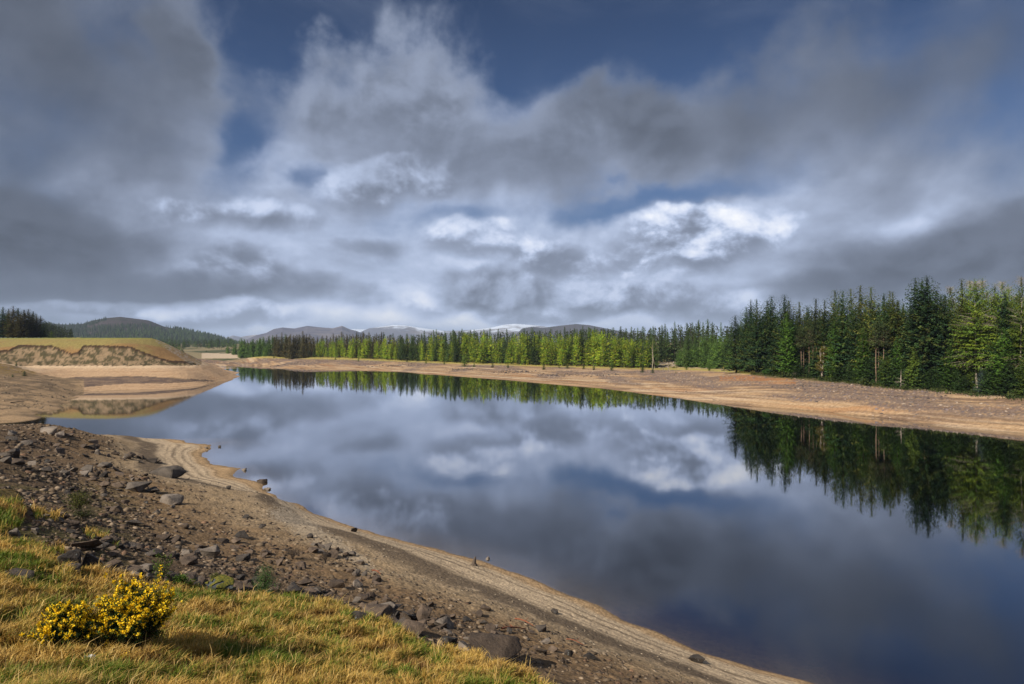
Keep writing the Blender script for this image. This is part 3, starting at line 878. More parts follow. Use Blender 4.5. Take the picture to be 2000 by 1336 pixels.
def trunk_geo(H, r0, seed, limbs=(), lr=0.03, sides=7, stubs=0):
    rng = np.random.RandomState(seed)
    g = Geo()
    zs = np.linspace(-0.6, H, 9)
    p = np.stack([np.cumsum(rng.normal(size=9)) * 0.02 * H / 18, np.cumsum(rng.normal(size=9)) * 0.02 * H / 18, zs], 1); p[:2, :2] = 0
    g.add(*tube(p, r0 * (1 - zs.clip(0) / H * 0.93) * np.where(zs < 0.3, 1.25, 1), sides))
    for a, b in limbs:
        mid = (a + b) / 2 + np.array([0, 0, 0.05])
        g.add(*tube([a, mid, b], np.array([lr, lr * 0.7, lr * 0.3]), 4))
    for _ in range(stubs):
        z = rng.uniform(0.15, 0.6) * H; an = rng.uniform(0, 6.28); l = rng.uniform(0.4, 1.3)
        a = np.array([0, 0, z]); b = a + np.array([math.cos(an) * l, math.sin(an) * l, rng.uniform(-0.3, 0.2)])
        g.add(*tube([a, (a + b) / 2, b], np.array([0.035, 0.025, 0.01]), 4))
    return g


SPRUCE = [(0.034, 0.070, 0.024), (0.045, 0.085, 0.024), (0.085, 0.105, 0.024), (0.026, 0.056, 0.028)]
OLIVE = [(0.075, 0.098, 0.020), (0.052, 0.080, 0.022), (0.12, 0.12, 0.024)]
BROWN = [(0.075, 0.066, 0.022), (0.095, 0.074, 0.024), (0.058, 0.058, 0.020)]
LIME = [(0.185, 0.27, 0.020), (0.25, 0.31, 0.022), (0.13, 0.215, 0.022), (0.28, 0.29, 0.030)]
GREEN = [(0.080, 0.145, 0.028), (0.11, 0.175, 0.030), (0.065, 0.12, 0.028)]
LARCHD = [(0.095, 0.145, 0.018), (0.135, 0.175, 0.018), (0.072, 0.12, 0.018)]
FRESH = [(0.060, 0.125, 0.018), (0.080, 0.15, 0.02)]
BLUE_S = [(0.055, 0.085, 0.075), (0.07, 0.10, 0.085)]

PROTO = {}     # kind -> list of (crown mesh, trunk mesh, bark material)
def proto(kind, H, n, r0, bark, seed, limb_share=0.0, stubs=0, **kw):
    lst = []
    for i in range(n):
        g, limbs = conifer(seed + i, H, colours=kw['colours'], **{k: v for k, v in kw.items() if k != 'colours'})
        lm = [l for j, l in enumerate(limbs) if (j % 100) / 100 < limb_share]
        t = trunk_geo(H * 0.92, r0, seed + 50 + i, lm, stubs=stubs)
        lst.append((g.mesh(kind + '_crown'), t.mesh(kind + '_trunk', True), bark, H))
    PROTO[kind] = lst


proto('dark spruce', 20, 5, 0.24, m_bark, 100, Rm=4.5, base=0.07, colours=SPRUCE, droop=0.32, step=0.36, per=7, spray=0.68)
proto('olive spruce', 20, 3, 0.24, m_bark, 120, Rm=4.3, base=0.12, colours=OLIVE, droop=0.25, step=0.42, per=7, spray=0.68)
proto('brown spruce', 20, 3, 0.24, m_bark, 130, Rm=4.2, base=0.05, colours=BROWN, droop=0.2, step=0.42, per=7, spray=0.68)
proto('olive larch', 20, 4, 0.20, m_pale, 140, 0.35, Rm=4.4, base=0.22, colours=LARCHD, droop=0.18, step=0.42, per=7, spray=0.60, wispy=True, shape=0.75, cw=0.36)
proto('scots pine', 18, 3, 0.16, m_pine, 160, 0.4, stubs=10, Rm=2.2, base=0.60, colours=[(0.05, 0.075, 0.03), (0.07, 0.09, 0.03)], droop=-0.1, step=0.5, per=6, spray=0.6, shape=0.6)
proto('fresh spruce', 14, 1, 0.2, m_bark, 170, Rm=2.4, base=0.08, colours=FRESH, droop=0.25, step=0.42, per=7, spray=0.5)
proto('young spruce', 6, 4, 0.09, m_bark, 180, Rm=1.7, base=0.03, colours=[(0.032, 0.062, 0.018), (0.045, 0.08, 0.02)], droop=0.1, step=0.28, per=7, spray=0.42)
proto('young larch', 7, 2, 0.08, m_bark, 186, Rm=1.6, base=0.04, colours=[(0.075, 0.12, 0.02), (0.10, 0.14, 0.02)], droop=0.05, step=0.3, per=6, spray=0.42, wispy=True, shape=0.8)
proto('blue spruce', 5, 1, 0.08, m_bark, 190, Rm=1.5, base=0.03, colours=BLUE_S, droop=0.1, step=0.3, per=7, spray=0.4)
# lighter ones for the wood across the lake
FARK = dict(step=0.6, per=7, spray=1.1, dens=0.9)
proto('far dark spruce', 20, 4, 0.25, m_bark, 200, Rm=4.2, base=0.06, colours=[(0.062, 0.105, 0.026), (0.085, 0.125, 0.028), (0.046, 0.082, 0.026)], droop=0.25, **FARK)
proto('far brown spruce', 20, 3, 0.25, m_bark, 210, Rm=4.2, base=0.05, colours=BROWN, droop=0.2, **FARK)
proto('far lime larch', 18, 5, 0.18, m_pale, 220, Rm=3.6, base=0.08, colours=LIME, droop=0.15, shape=0.62, wispy=True, **FARK)
proto('far green larch', 16, 4, 0.18, m_bark, 230, Rm=4.4, base=0.04, colours=GREEN, droop=0.15, shape=0.65, wispy=True, **FARK)

_ORD = 'first second third fourth fifth sixth seventh eighth ninth tenth eleventh twelfth thirteenth fourteenth fifteenth sixteenth seventeenth eighteenth nineteenth twentieth'.split()
TREES = []     # (root, px, row phrase, look phrase, noun, landmarks, group)


def plant(kind, X, Y, H, name, cat, parts=True, i=None, lean=0.0, sx=1.0, zoff=0.0):
    lst = PROTO[kind]
    cm, tm, bark, H0 = lst[RNG.randint(len(lst)) if i is None else i % len(lst)]
    z = float(ground(X, Y)) + zoff
    s = H / H0
    root = bpy.data.objects.new(name, None) if parts else None
    mf = m_fol
    if parts:
        COL.objects.link(root)
        crown = bpy.data.objects.new('crown', cm); COL.objects.link(crown); crown.parent = root
        trunk = bpy.data.objects.new('trunk', tm); COL.objects.link(trunk); trunk.parent = root
        if not cm.materials: cm.materials.append(mf)
        if not tm.materials: tm.materials.append(bark)
        root.empty_display_size = 0.5
    else:
        key = ('joined', cm.name)
        if key not in PROTO:
            n1 = len(cm.vertices); n2 = len(tm.vertices)
            v = np.empty((n1 + n2, 3), np.float32); a = np.empty(n1 * 3, np.float32); cm.vertices.foreach_get('co', a); v[:n1] = a.reshape(-1, 3)
            a = np.empty(n2 * 3, np.float32); tm.vertices.foreach_get('co', a); v[n1:] = a.reshape(-1, 3)
            f1 = np.empty(len(cm.polygons) * 4, np.int32); cm.polygons.foreach_get('vertices', f1)
            f2 = np.empty(len(tm.polygons) * 4, np.int32); tm.polygons.foreach_get('vertices', f2)
            c = np.ones((n1 + n2, 4), np.float32); cc = np.empty(n1 * 4, np.float32); cm.color_attributes['col'].data.foreach_get('color', cc); c[:n1] = cc.reshape(-1, 4)
            f = np.concatenate([f1.reshape(-1, 4), f2.reshape(-1, 4) + n1])
            me = mesh_np(kind.replace(' ', '_'), v, f, col=c[:, :3], mat_idx=np.concatenate([np.zeros(len(f1) // 4), np.ones(len(f2) // 4)]))
            me.materials.append(mf); me.materials.append(bark)
            PROTO[key] = me
        root = bpy.data.objects.new(name, PROTO[key]); COL.objects.link(root)
    root.location = (X, Y, z)
    root.rotation_euler = (RNG.uniform(-.02, .02) + lean, RNG.uniform(-.02, .02), RNG.uniform(0, 6.28))
    wv = RNG.uniform(.78, 1.3)
    root.scale = (s * sx * wv * RNG.uniform(.93, 1.08), s * sx * wv * RNG.uniform(.93, 1.08), s)
    root['category'] = cat
    return root


# ---- the wood on the right
R_EDGE = ([1400, 1440, 1470, 1570, 1690, 1780, 1880, 1990, 2150, 2400], [215, 202, 187, 168, 149, 139.5, 129, 118, 104, 86])
def r_edge(px): return np.interp(px, *R_EDGE)
def at(px, D): return (px - 1000) / F * D, D


def height_for(px, py, D, X, Y): return (HY - py) / F * D + CAM_H - float(ground(X, Y))


LM_R = [(1445, "right-hand wood's left corner"), (1538, "the bright fresh green spruce"), (1605, "the yellowish birch"),
        (1711, "the red-stemmed pine pair"), (1783, "the light green young larch"), (1916, "the bluish young spruce")]
def gap_push(px):        # openings in the edge where bare stems show
    return 11.0 if 1552 < px < 1600 or 1703 < px < 1724 or 1798 < px < 1812 else 0.0
tops = [(1455, 604), (1469, 590), (1478, 588), (1497, 591), (1508, 582), (1529, 580), (1541, 592), (1563, 594), (1578, 601), (1596, 588), (1614, 590),
        (1634, 571), (1646, 571), (1664, 568), (1679, 562), (1698, 565), (1725, 578), (1736, 573), (1743, 574), (1758, 592), (1790, 547), (1799, 550),
        (1813, 544), (1832, 572), (1857, 565), (1877, 549), (1895, 553), (1907, 547), (1920, 547), (1940, 562), (1956, 555), (1970, 559), (1991, 546), (2015, 552), (2040, 545), (2075, 560), (2110, 548), (2150, 560)]
for j, (px, py) in enumerate(tops):
    row = [0, 1, 0, 2, 1][j % 5]
    D = r_edge(px) + 2.0 + row * 5 + RNG.uniform(-1, 1) + gap_push(px)
    X, Y = at(px, D)
    larch = px > 1845 and j % 4 != 1
    kind = 'olive larch' if larch else ('dark spruce' if px < 1530 or 1785 < px < 1845 or j % 4 == 0 else 'olive spruce')
    o = plant(kind, X, Y, height_for(px, py - 6, D, X, Y), 'larch_tree' if larch else 'spruce_tree', 'larch' if larch else 'spruce')
    TREES.append((o, px, ['in front row', 'in second row', 'in third row'][row], {'olive larch': 'tall olive green larch', 'olive spruce': 'tall yellowish green spruce', 'dark spruce': 'tall dark spruce'}[kind], LM_R, 'tall trees of the right-hand wood'))
for j in range(90):          # the ranks behind and between
    px = 1438 + 650 * ((j * 0.618034) % 1.0)
    row = j % 5
    D = r_edge(px) + 3 + row * 6 + RNG.uniform(-2, 2) + gap_push(px)
    X, Y = at(px, D)
    t = np.interp(px, [1438, 1480, 1600, 1700, 1800, 2000, 2200], [612, 598, 596, 582, 568, 566, 566]) + RNG.uniform(2, 26)
    larch = px > 1840 and RNG.rand() < 0.6
    kind = 'olive larch' if larch else ('dark spruce' if RNG.rand() < 0.75 else 'olive spruce')
    o = plant(kind, X, Y, height_for(px, t, D, X, Y), 'larch_tree' if larch else 'spruce_tree', 'larch' if larch else 'spruce')
    if row >= 3:
        o['label'] = {'olive larch': 'olive larch crown filling in behind the front ranks of the right-hand wood', 'dark spruce': 'dark spruce crown filling in behind the front ranks of the right-hand wood', 'olive spruce': 'yellowish green spruce crown filling in behind the ranks of the right-hand wood'}[kind]
        o['group'] = 'back ranks of the right-hand wood'
    else:
        TREES.append((o, px, ['in front row', 'in second row', 'in third row'][row], {'olive larch': 'olive green larch', 'olive spruce': 'yellowish green spruce', 'dark spruce': 'dark green spruce'}[kind], LM_R, 'trees of the right-hand wood'))
# bare-stemmed pines
for j, (px, py) in enumerate([(1566, 652), (1570, 648), (1580, 636), (1587, 640), (1594, 634), (1607, 630), (1711, 640), (1715, 634), (1805, 660), (1726, 640)]):
    D = r_edge(px) - 0.5 + (j % 3); X, Y = at(px, D)
    o = plant('scots pine', X, Y, height_for(px, py - 12, D, X, Y), 'pine_tree', 'pine')
    TREES.append((o, px, '', 'bare-stemmed pine with a small crown', LM_R, 'bare-stemmed pines at the edge of the wood'))
# edge trees with looks of their own
D = r_edge(1538) - 1.5; X, Y = at(1538, D)
o = plant('fresh spruce', X, Y, height_for(1538, 612, D, X, Y), 'spruce_tree', 'spruce'); o['label'] = 'bright fresh green spruce standing out among dark spruces near the wood corner'
for px, t_, sxx, lab in [(1629, 628, 1.0, 'fresh green spruce half hidden behind the yellowish birch'), (1686, 640, 1.1, 'sunlit fresh green spruce left of the red-stemmed pine pair'), (1752, 655, 1.0, 'fresh green young spruce right of the red-stemmed pine pair'), (1858, 668, 1.1, 'fresh green young spruce left of the bluish young spruce'), (1962, 640, 1.2, 'sunlit fresh green spruce right of the bluish young spruce')]:
    D = r_edge(px) - 0.5; X, Y = at(px, D)
    o = plant('fresh spruce', X, Y, height_for(px, t_, D, X, Y), 'spruce_tree', 'spruce', sx=sxx); o['label'] = lab
D = r_edge(1783) - 2; X, Y = at(1783, D)
o = plant('young larch', X, Y, height_for(1783, 676, D, X, Y), 'larch_tree', 'larch', sx=1.0); o['label'] = 'light green young larch at the edge of the right-hand wood'
D = r_edge(1916) - 2.0; X, Y = at(1916, D)
o = plant('blue spruce', X, Y, height_for(1916, 718, D, X, Y), 'spruce_tree', 'spruce'); o['label'] = 'small bluish young spruce in front of the right-hand wood'
for j in range(54):          # young growth along the edge
    px = 1500 + 590 * ((j * 0.618034 + 0.2) % 1.0)
    if abs(px - 1916) < 14 or abs(px - 1538) < 12: px += 26
    if gap_push(px) and j % 2: continue
    D = r_edge(px) - 1.0 + RNG.uniform(-1.2, 1.2); X, Y = at(px, D)
    lk = j % 5 == 4
    o = plant('young larch' if lk else 'young spruce', X, Y, RNG.uniform(3.0, 6.5) * (0.8 if px < 1560 else 1), 'young_larch' if lk else 'young_spruce', 'larch' if lk else 'spruce', sx=1.25)
    TREES.append((o, px, 'in undergrowth', 'low light green larch' if lk else 'low bushy young spruce', LM_R, 'young trees along the edge of the right-hand wood'))

# ---- the wood across the lake
F_EDGE = ([440, 455, 470, 530, 600, 700, 800, 900, 1000, 1100, 1200, 1280, 1360, 1400, 1450, 1500], [640, 622, 598, 542, 494, 455, 428, 401, 377, 355, 333, 316, 318, 290, 262, 250])
SKY = ([440, 470, 500, 530, 560, 600, 640, 660, 700, 750, 800, 830, 870, 900, 950, 1000, 1050, 1100, 1150, 1200, 1250, 1300, 1350, 1380, 1420, 1470], [672, 666, 662, 658, 655, 656, 655, 650, 649, 651, 654, 649, 645, 643, 645, 646, 643, 641, 639, 640, 639, 633, 629, 627, 632, 634])
FRONT = ([440, 470, 530, 545, 600, 640, 700, 780, 830, 880, 940, 960, 1000, 1040, 1080, 1130, 1180, 1220, 1270, 1300, 1400, 1450], [676, 668, 661, 657, 657, 664, 662, 659, 658, 656, 650, 655, 660, 650, 654, 646, 646, 655, 651, 655, 655, 645])
LM_F = [(452, "the far wood's left tip"), (545, "the brown block's left end"), (625, "the brown block's right end"), (700, "the rounded bank bush"),
        (816, "the pointed bank spruce"), (908, "the tall light sapling"), (1000, "the bank's dark round bush"), (1110, "the straw coloured gap"),
        (1190, "the dark bushes by the clearing"), (1276, "the bare white snag"), (1385, "the clearing's bushy spruce")]
far_px = []
x = 446.0
while x < 1470:
    far_px.append(x)
    D = np.interp(x, *F_EDGE)
    x += RNG.uniform(2.7, 4.2) / D * F * 0.80
MASS = []
for j in range(24):          # young light trees round the clearing
    px = 1322 + 118 * ((j * 0.618034 + .1) % 1.0); D = np.interp(px, *F_EDGE) + RNG.uniform(-3, 10); X, Y = at(px, D)
    o = plant('far green larch', X, Y, RNG.uniform(6.5, 13.0), 'larch_tree', 'larch', parts=False, sx=1.2)
    TREES.append((o, px, 'by the clearing', 'young light green larch', [(1322, "the clearing's short bare pole"), (1385, "the clearing's bushy spruce"), (1440, "the right-hand wood's corner")], 'young larches round the felled clearing'))
def far_kind(px, row):
    r = RNG.rand()
    if row == 2 and px < 1280 and px > 618 and r < 0.45: return 'far lime larch'
    if row >= 2: return 'far brown spruce' if (560 < px < 800 and r < 0.75) else 'far dark spruce'
    if px < 535: return 'far green larch'
    if px < 618: return 'far brown spruce'
    if px < 780: return 'far lime larch' if r < 0.93 - row * 0.15 else ('far green larch' if r < 0.9 else 'far brown spruce')
    if px < 870: return 'far lime larch' if r < 0.5 - row * .1 else 'far dark spruce'
    if px < 1055: return 'far lime larch' if r < 0.85 - row * .2 else 'far dark spruce'
    if px < 1235: return 'far lime larch' if r < 0.95 - row * .15 else 'far dark spruce'
    if px < 1290: return 'far lime larch' if r < 0.8 and row == 0 else 'far dark spruce'
    if px < 1365: return 'far dark spruce'
    return 'far green larch' if r < 0.75 else 'far dark spruce'
LOOK = {'far lime larch': ('bright yellow-green larch', 'larch_tree', 'larch'), 'far green larch': ('soft mid green larch', 'larch_tree', 'larch'),
        'far dark spruce': ('dark green spruce', 'spruce_tree', 'spruce'), 'far brown spruce': ('brownish green spruce', 'spruce_tree', 'spruce')}
ROWN = ['in front row', 'in second row', '', '', '', 'on skyline']
for row in (0, 1, 2, 3, 4, 5):
    for k, px0 in enumerate(far_px):
        px = px0 + RNG.uniform(-5, 5) + (row % 2) * 4.0
        gap = 1284 < px < 1336
        if gap and row < 2: continue
        if row in (3, 4) and RNG.rand() < 0.1: continue
        if px < 470 and row > 3: continue
        D = np.interp(px, *F_EDGE) + 3 + row * 8 + RNG.uniform(-7, 7) + (30 if row == 5 else 0) + (25 if gap else 0)
        X, Y = at(px, D)
        kind = far_kind(px, row)
        fr, sk = np.interp(px, *FRONT), np.interp(px, *SKY)
        clump = 9 * float(perlin(np.array([px * 0.031]), np.array([row * 3.3]))[0])
        if row == 0: t = fr + RNG.uniform(-5, 24) + clump
        elif row == 1: t = fr + RNG.uniform(-4, 10) + clump
        elif row == 5: t = sk + RNG.uniform(-4.5, 4.5)
        else: t = fr + (sk - fr) * (row - 1) / 4 + RNG.uniform(-1, 5)
        if 'larch' not in kind and row < 2: t -= RNG.uniform(0, 4)
        H = min(max(height_for(px, t, D, X, Y), 7), 32)
        if row in (0, 1, 5) or (row == 2 and gap):
            look, name, cat = LOOK[kind]
            o = plant(kind, X, Y, H, name, cat, parts=False, sx=1.0 if row < 5 else 0.8)
            if row == 5 and k % 2: look = 'slender ' + look
            TREES.append((o, px, ROWN[row] if row != 2 else 'behind the clearing', ('tall ' if t < fr - 1 and row < 2 else '') + look, LM_F, 'trees of the wood across the lake'))
        else: MASS.append((X, Y, float(ground(X, Y)), H, kind))
# small growth under the front of the far wood
for j in range(70):
    px = 470 + 790 * ((j * 0.618034 + .37) % 1.0); D = np.interp(px, *F_EDGE) - RNG.uniform(0, 5); X, Y = at(px, D)
    kd = 'far dark spruce' if RNG.rand() < .5 else ('far green larch' if RNG.rand() < .5 else 'far lime larch')
    MASS.append((X, Y, float(ground(X, Y)), RNG.uniform(2.5, 8), kd))
# a mass of trees behind, to the left of the valley and along the far skyline
for j in range(330):
    px = RNG.uniform(470, 2100); D = np.interp(px, *F_EDGE) + RNG.uniform(50, 200)
    if px > 1500: D = r_edge(min(px, 2400)) + RNG.uniform(40, 150)
    X, Y = at(px, D); t = np.interp(px, *SKY) + RNG.uniform(1, 9)
    H = height_for(px, t, D, X, Y)
    MASS.append((X, Y, float(ground(X, Y)), min(max(H, 9), 24), 'far dark spruce'))


def mass_mesh(name, items, seed, n=(5, 7), lean=0):
    """many small conifers as one mesh: ragged tiers of needle clumps on a stem"""
    rng = np.random.RandomState(seed); g = Geo()
    B, Dv, L, W, C = [], [], [], [], []
    for (X, Y, z, H, kind) in items:
        cols = {'far dark spruce': [(0.045, 0.062, 0.02), (0.035, 0.05, 0.02)], 'far brown spruce': BROWN, 'far green larch': GREEN, 'far lime larch': LIME}[kind]
        m = 70
        t = rng.uniform(0.06, 1, m) ** 0.9; a = rng.uniform(0, 6.28, m)
        r = 0.13 * H * (1 - t) * rng.uniform(0.25, 1.0, m)
        B.append(np.stack([X + r * np.cos(a), Y + r * np.sin(a), z + t * H * 0.97], 1))
        Dv.append(np.stack([np.cos(a), np.sin(a), rng.uniform(-0.7, 0.2, m) + t ** 3], 1))
        l = 0.10 * H * (1.15 - 0.75 * t) * rng.uniform(0.8, 1.4, m)
        L.append(l); W.append(l * 0.62); C.append(np.array(cols)[rng.randint(len(cols))][None] * rng.uniform(0.7, 1.3, (m, 1)))
        g.add(*tube([(X, Y, z - 0.5), (X, Y, z + H * 0.5), (X, Y, z + H)], np.array([0.013 * H, 0.008 * H, 0.002 * H]), 4), (0.05, 0.04, 0.03))
    v, f = blades(np.concatenate(B), np.concatenate(Dv), np.concatenate(L), np.concatenate(W), rng)
    g.add(v, f, np.repeat(np.concatenate(C), 4, axis=0))
    return g.mesh(name)


o = link('distant_wood', mass_mesh('distant_wood', MASS, 3), [m_fol]); tag(o, kind='stuff')
# forest on the hill and trees of the valley
items = []
hv = np.empty(len(hill_o.data.vertices) * 3, np.float32); hill_o.data.vertices.foreach_get('co', hv); hv = hv.reshape(-1, 3)
hm = fbm(hv[:, 0] * 0.004, hv[:, 1] * 0.004, 4) - (hv[:, 2] - 55) / 60.0
ok = (hm > -0.40) & (hv[:, 1] < 2560) & (hv[:, 2] > 3)
ids = np.nonzero(ok)[0]
for i in RNG.choice(ids, 8500):
    items.append((hv[i, 0] + RNG.uniform(-8, 8), hv[i, 1] + RNG.uniform(-10, 10), hv[i, 2] - 1.5, RNG.uniform(10, 17), 'far green larch' if hv[i, 0] > -1180 and RNG.rand() < 0.4 else 'far dark spruce'))
def mass_cheap(name, items, seed):
    rng = np.random.RandomState(seed); it = np.array([i[:4] for i in items]); n = len(it)
    V, Fc, Cc = [], [], []
    a = np.linspace(0, 6.283, 6)[:-1]
    base = 0
    for tier, (z0, z1, r) in enumerate(((0.05, 0.6, 0.17), (0.35, 1.0, 0.11))):
        ring_ = np.stack([np.cos(a), np.sin(a)], 1)
        rr = it[:, 3:4] * r * rng.uniform(0.7, 1.3, (n, 5))
        v = np.empty((n, 6, 3))
        v[:, :5, 0] = it[:, 0:1] + rr * ring_[None, :, 0]; v[:, :5, 1] = it[:, 1:2] + rr * ring_[None, :, 1]
        v[:, :5, 2] = it[:, 2:3] + it[:, 3:4] * (z0 + rng.uniform(-.05, .05, (n, 5)))
        v[:, 5, :2] = it[:, :2]; v[:, 5, 2] = it[:, 2] + it[:, 3] * z1
        b = base + np.arange(n)[:, None] * 6
        for i in range(5): Fc.append(np.concatenate([b + i, b + (i + 1) % 5, b + 5], 1))
        V.append(v.reshape(-1, 3)); base += n * 6
        cc = np.array([{'far dark spruce': (0.032, 0.045, 0.02), 'far green larch': (0.055, 0.085, 0.025), 'far brown spruce': (0.05, 0.045, 0.02), 'far lime larch': (0.1, 0.12, 0.02)}[i[4]] for i in items]) * np.random.RandomState(seed).uniform(0.7, 1.3, (n, 1))
        Cc.append(np.repeat(cc, 6, axis=0))
    return mesh_np(name, np.concatenate(V), np.concatenate(Fc), col=np.concatenate(Cc))
tag(link('hillside_forest', mass_cheap('hillside_forest', items, 4), [m_fol]), kind='stuff')
items = []
for j in range(70): px = RNG.uniform(88, 140); D = RNG.uniform(520, 680); X, Y = at(px, D); items.append((X, Y, float(ground(X, Y)), max(6, height_for(px, np.interp(px, [88, 140], [625, 640]) + RNG.uniform(0, 7), D, X, Y)), 'far dark spruce'))
for j in range(420):
    px = RNG.uniform(312, 462); D = RNG.uniform(950, 1700); X, Y = at(px, D); items.append((X, Y, float(ground(X, Y)), RNG.uniform(8, 15), 'far green larch' if RNG.rand() < .5 else 'far dark spruce'))
for j in range(60):
    px = RNG.uniform(330, 358); D = RNG.uniform(380, 520); X, Y = at(px, D); items.append((X, Y, float(ground(X, Y)), RNG.uniform(4, 8), 'far green larch' if RNG.rand() < .6 else 'far dark spruce'))
tag(link('valley_trees', mass_mesh('valley_trees', items, 6), [m_fol]), kind='stuff')

# bushes and young trees on the far bank
bank = [(535, 699, 7, 'young spruce', 'tiny lone bush on the bank below the brown spruces'), (655, 703, 6, 'young larch', 'small bush at the foot of the first bright larches'),
        (700, 706, 9, 'young larch', 'low bank bush with a rounded top in front of the bright larches'), (795, 707, 9, 'young spruce', 'squat dark bush left of the pointed young spruce on the bank'),
        (816, 706, 15, 'young spruce', 'pointed young spruce standing alone on the straw coloured bank'), (832, 710, 11, 'young larch', 'light green bush just right of the pointed young spruce'),
        (868, 712, 14, 'young larch', 'light green bushy sapling on the bank left of the tall sapling'), (908, 716, 27, 'young larch', 'tall light green sapling on the bank before the spruces'),
        (926, 717, 9, 'young larch', 'low yellowish bush just right of the tall light sapling'), (962, 718, 10, 'young spruce', 'dark low bush on the bank between two saplings'),
        (992, 719, 10, 'young spruce', 'rounded green bush left of the dark young spruce on the bank'), (1062, 722, 17, 'young spruce', 'broad dark young spruce on the bank left of the straw gap'),
        (1092, 719, 9, 'young larch', 'small light bush inside the straw coloured gap'), (1108, 720, 9, 'young spruce', 'small dark bush inside the straw coloured gap'),
        (1140, 721, 13, 'young spruce', 'dark bush at the right side of the straw gap'), (1160, 723, 12, 'young spruce', 'dark rounded bush between the gap and the clearing bushes'),
        (1195, 724, 20, 'young spruce', 'tall dark bush left of the clearing'), (1255, 728, 23, 'young spruce', 'dark spruce bush at the foot of the last bright larch'),
        (1275, 729, 14, 'young spruce', 'wide dark bush at the left edge of the clearing'), (1340, 722, 16, 'young larch', 'leafy light sapling inside the felled clearing'),
        (1385, 724, 25, 'fresh spruce', 'single bushy spruce standing in the felled clearing'), (1320, 729, 5, 'young larch', 'tiny bush on the beach edge below the clearing')]
for px, py, hpx, kind, lab in bank:
    p = hit(px, py, 150)
    o = plant(kind, p.x, p.y, max(hpx / F * p.y, 1.0), 'bush' if hpx < 14 else 'young_tree', 'bush' if hpx < 14 else 'young tree', parts=False, sx=1.5 if hpx < 14 else 1.15, zoff=-0.2)
    o['label'] = lab; o['group'] = 'bushes along the far bank'

# trees at the left of the field
for j, (px, top) in enumerate([(-40, 596), (-22, 594), (-8, 600), (6, 598), (16, 602), (26, 597), (36, 601), (47, 604), (56, 603), (64, 607), (72, 614), (80, 616), (86, 628), (60, 615), (40, 613), (15, 612)]):
    D = 288 + (j * 7 % 16); X, Y = at(px, D)
    o = plant('brown spruce' if j % 3 else 'dark spruce', X, Y, height_for(px, top, D, X, Y), 'spruce_tree', 'spruce', sx=1.7)
    TREES.append((o, px, '', 'olive brown spruce' if j % 3 else 'dark spruce', [(-60, 'the clump\'s left end'), (91, "the field clump's right end")], 'spruces standing together on the field'))
p = hit(101, 659.5, 200); X, Y = at(101, 330)
o = plant('young larch', X, Y, 3.6, 'bush', 'bush', parts=False, sx=1.9); o['label'] = 'light green round bush right of the spruce clump on the field'
for px, py, hp, lab in [(32, 716, 9, 'dark small bush at the foot of the field bank'), (48, 735, 11, 'dark green bush at the brow of the brown left bank'), (25, 737, 7, 'smaller dark bush left of the bush on the brown bank'), (200, 713, 4, 'tiny dark shrub at the middle of the sandy bank foot'), (403, 686, 5, 'dark small tree at the foot of the stony field end')]:
    p = hit(px, py, 100)
    o = plant('young spruce', p.x, p.y, max(hp / F * p.y, 0.7), 'bush', 'bush', parts=False, sx=1.7, zoff=-0.1); o['label'] = lab

# white snag, golden birch, brown dying tree
def snag(px, top, name, label, lean, seed, D, group=None):
    X, Y = at(px, D); H = height_for(px, top, D, X, Y)
    root = bpy.data.objects.new(name, None); COL.objects.link(root); root.location = (X, Y, float(ground(X, Y)))
    g = trunk_geo(H, 0.17, seed, [], stubs=16)
    link('trunk', g.mesh('snag_trunk', True), [m_pale], root)
    root.rotation_euler = (0, lean, 0)
    tag(root, label, 'dead tree', group)
snag(1274, 659, 'dead_tree', 'bare white snag standing at the left edge of the clearing', 0.02, 5, 311)
snag(1279, 672, 'dead_tree', 'leaning bare white pole beside the white snag', -0.14, 6, 312)
snag(1365, 668, 'dead_tree', 'thin bare pole on the right side of the felled clearing', 0.03, 7, 318)
snag(1333, 676, 'dead_tree', 'short bare pole in the middle of the felled clearing', -0.03, 8, 326)
snag(1759, 722, 'dead_tree', 'pale dead stem with stubs in front of the dark right-hand wood', 0.03, 9, 139)


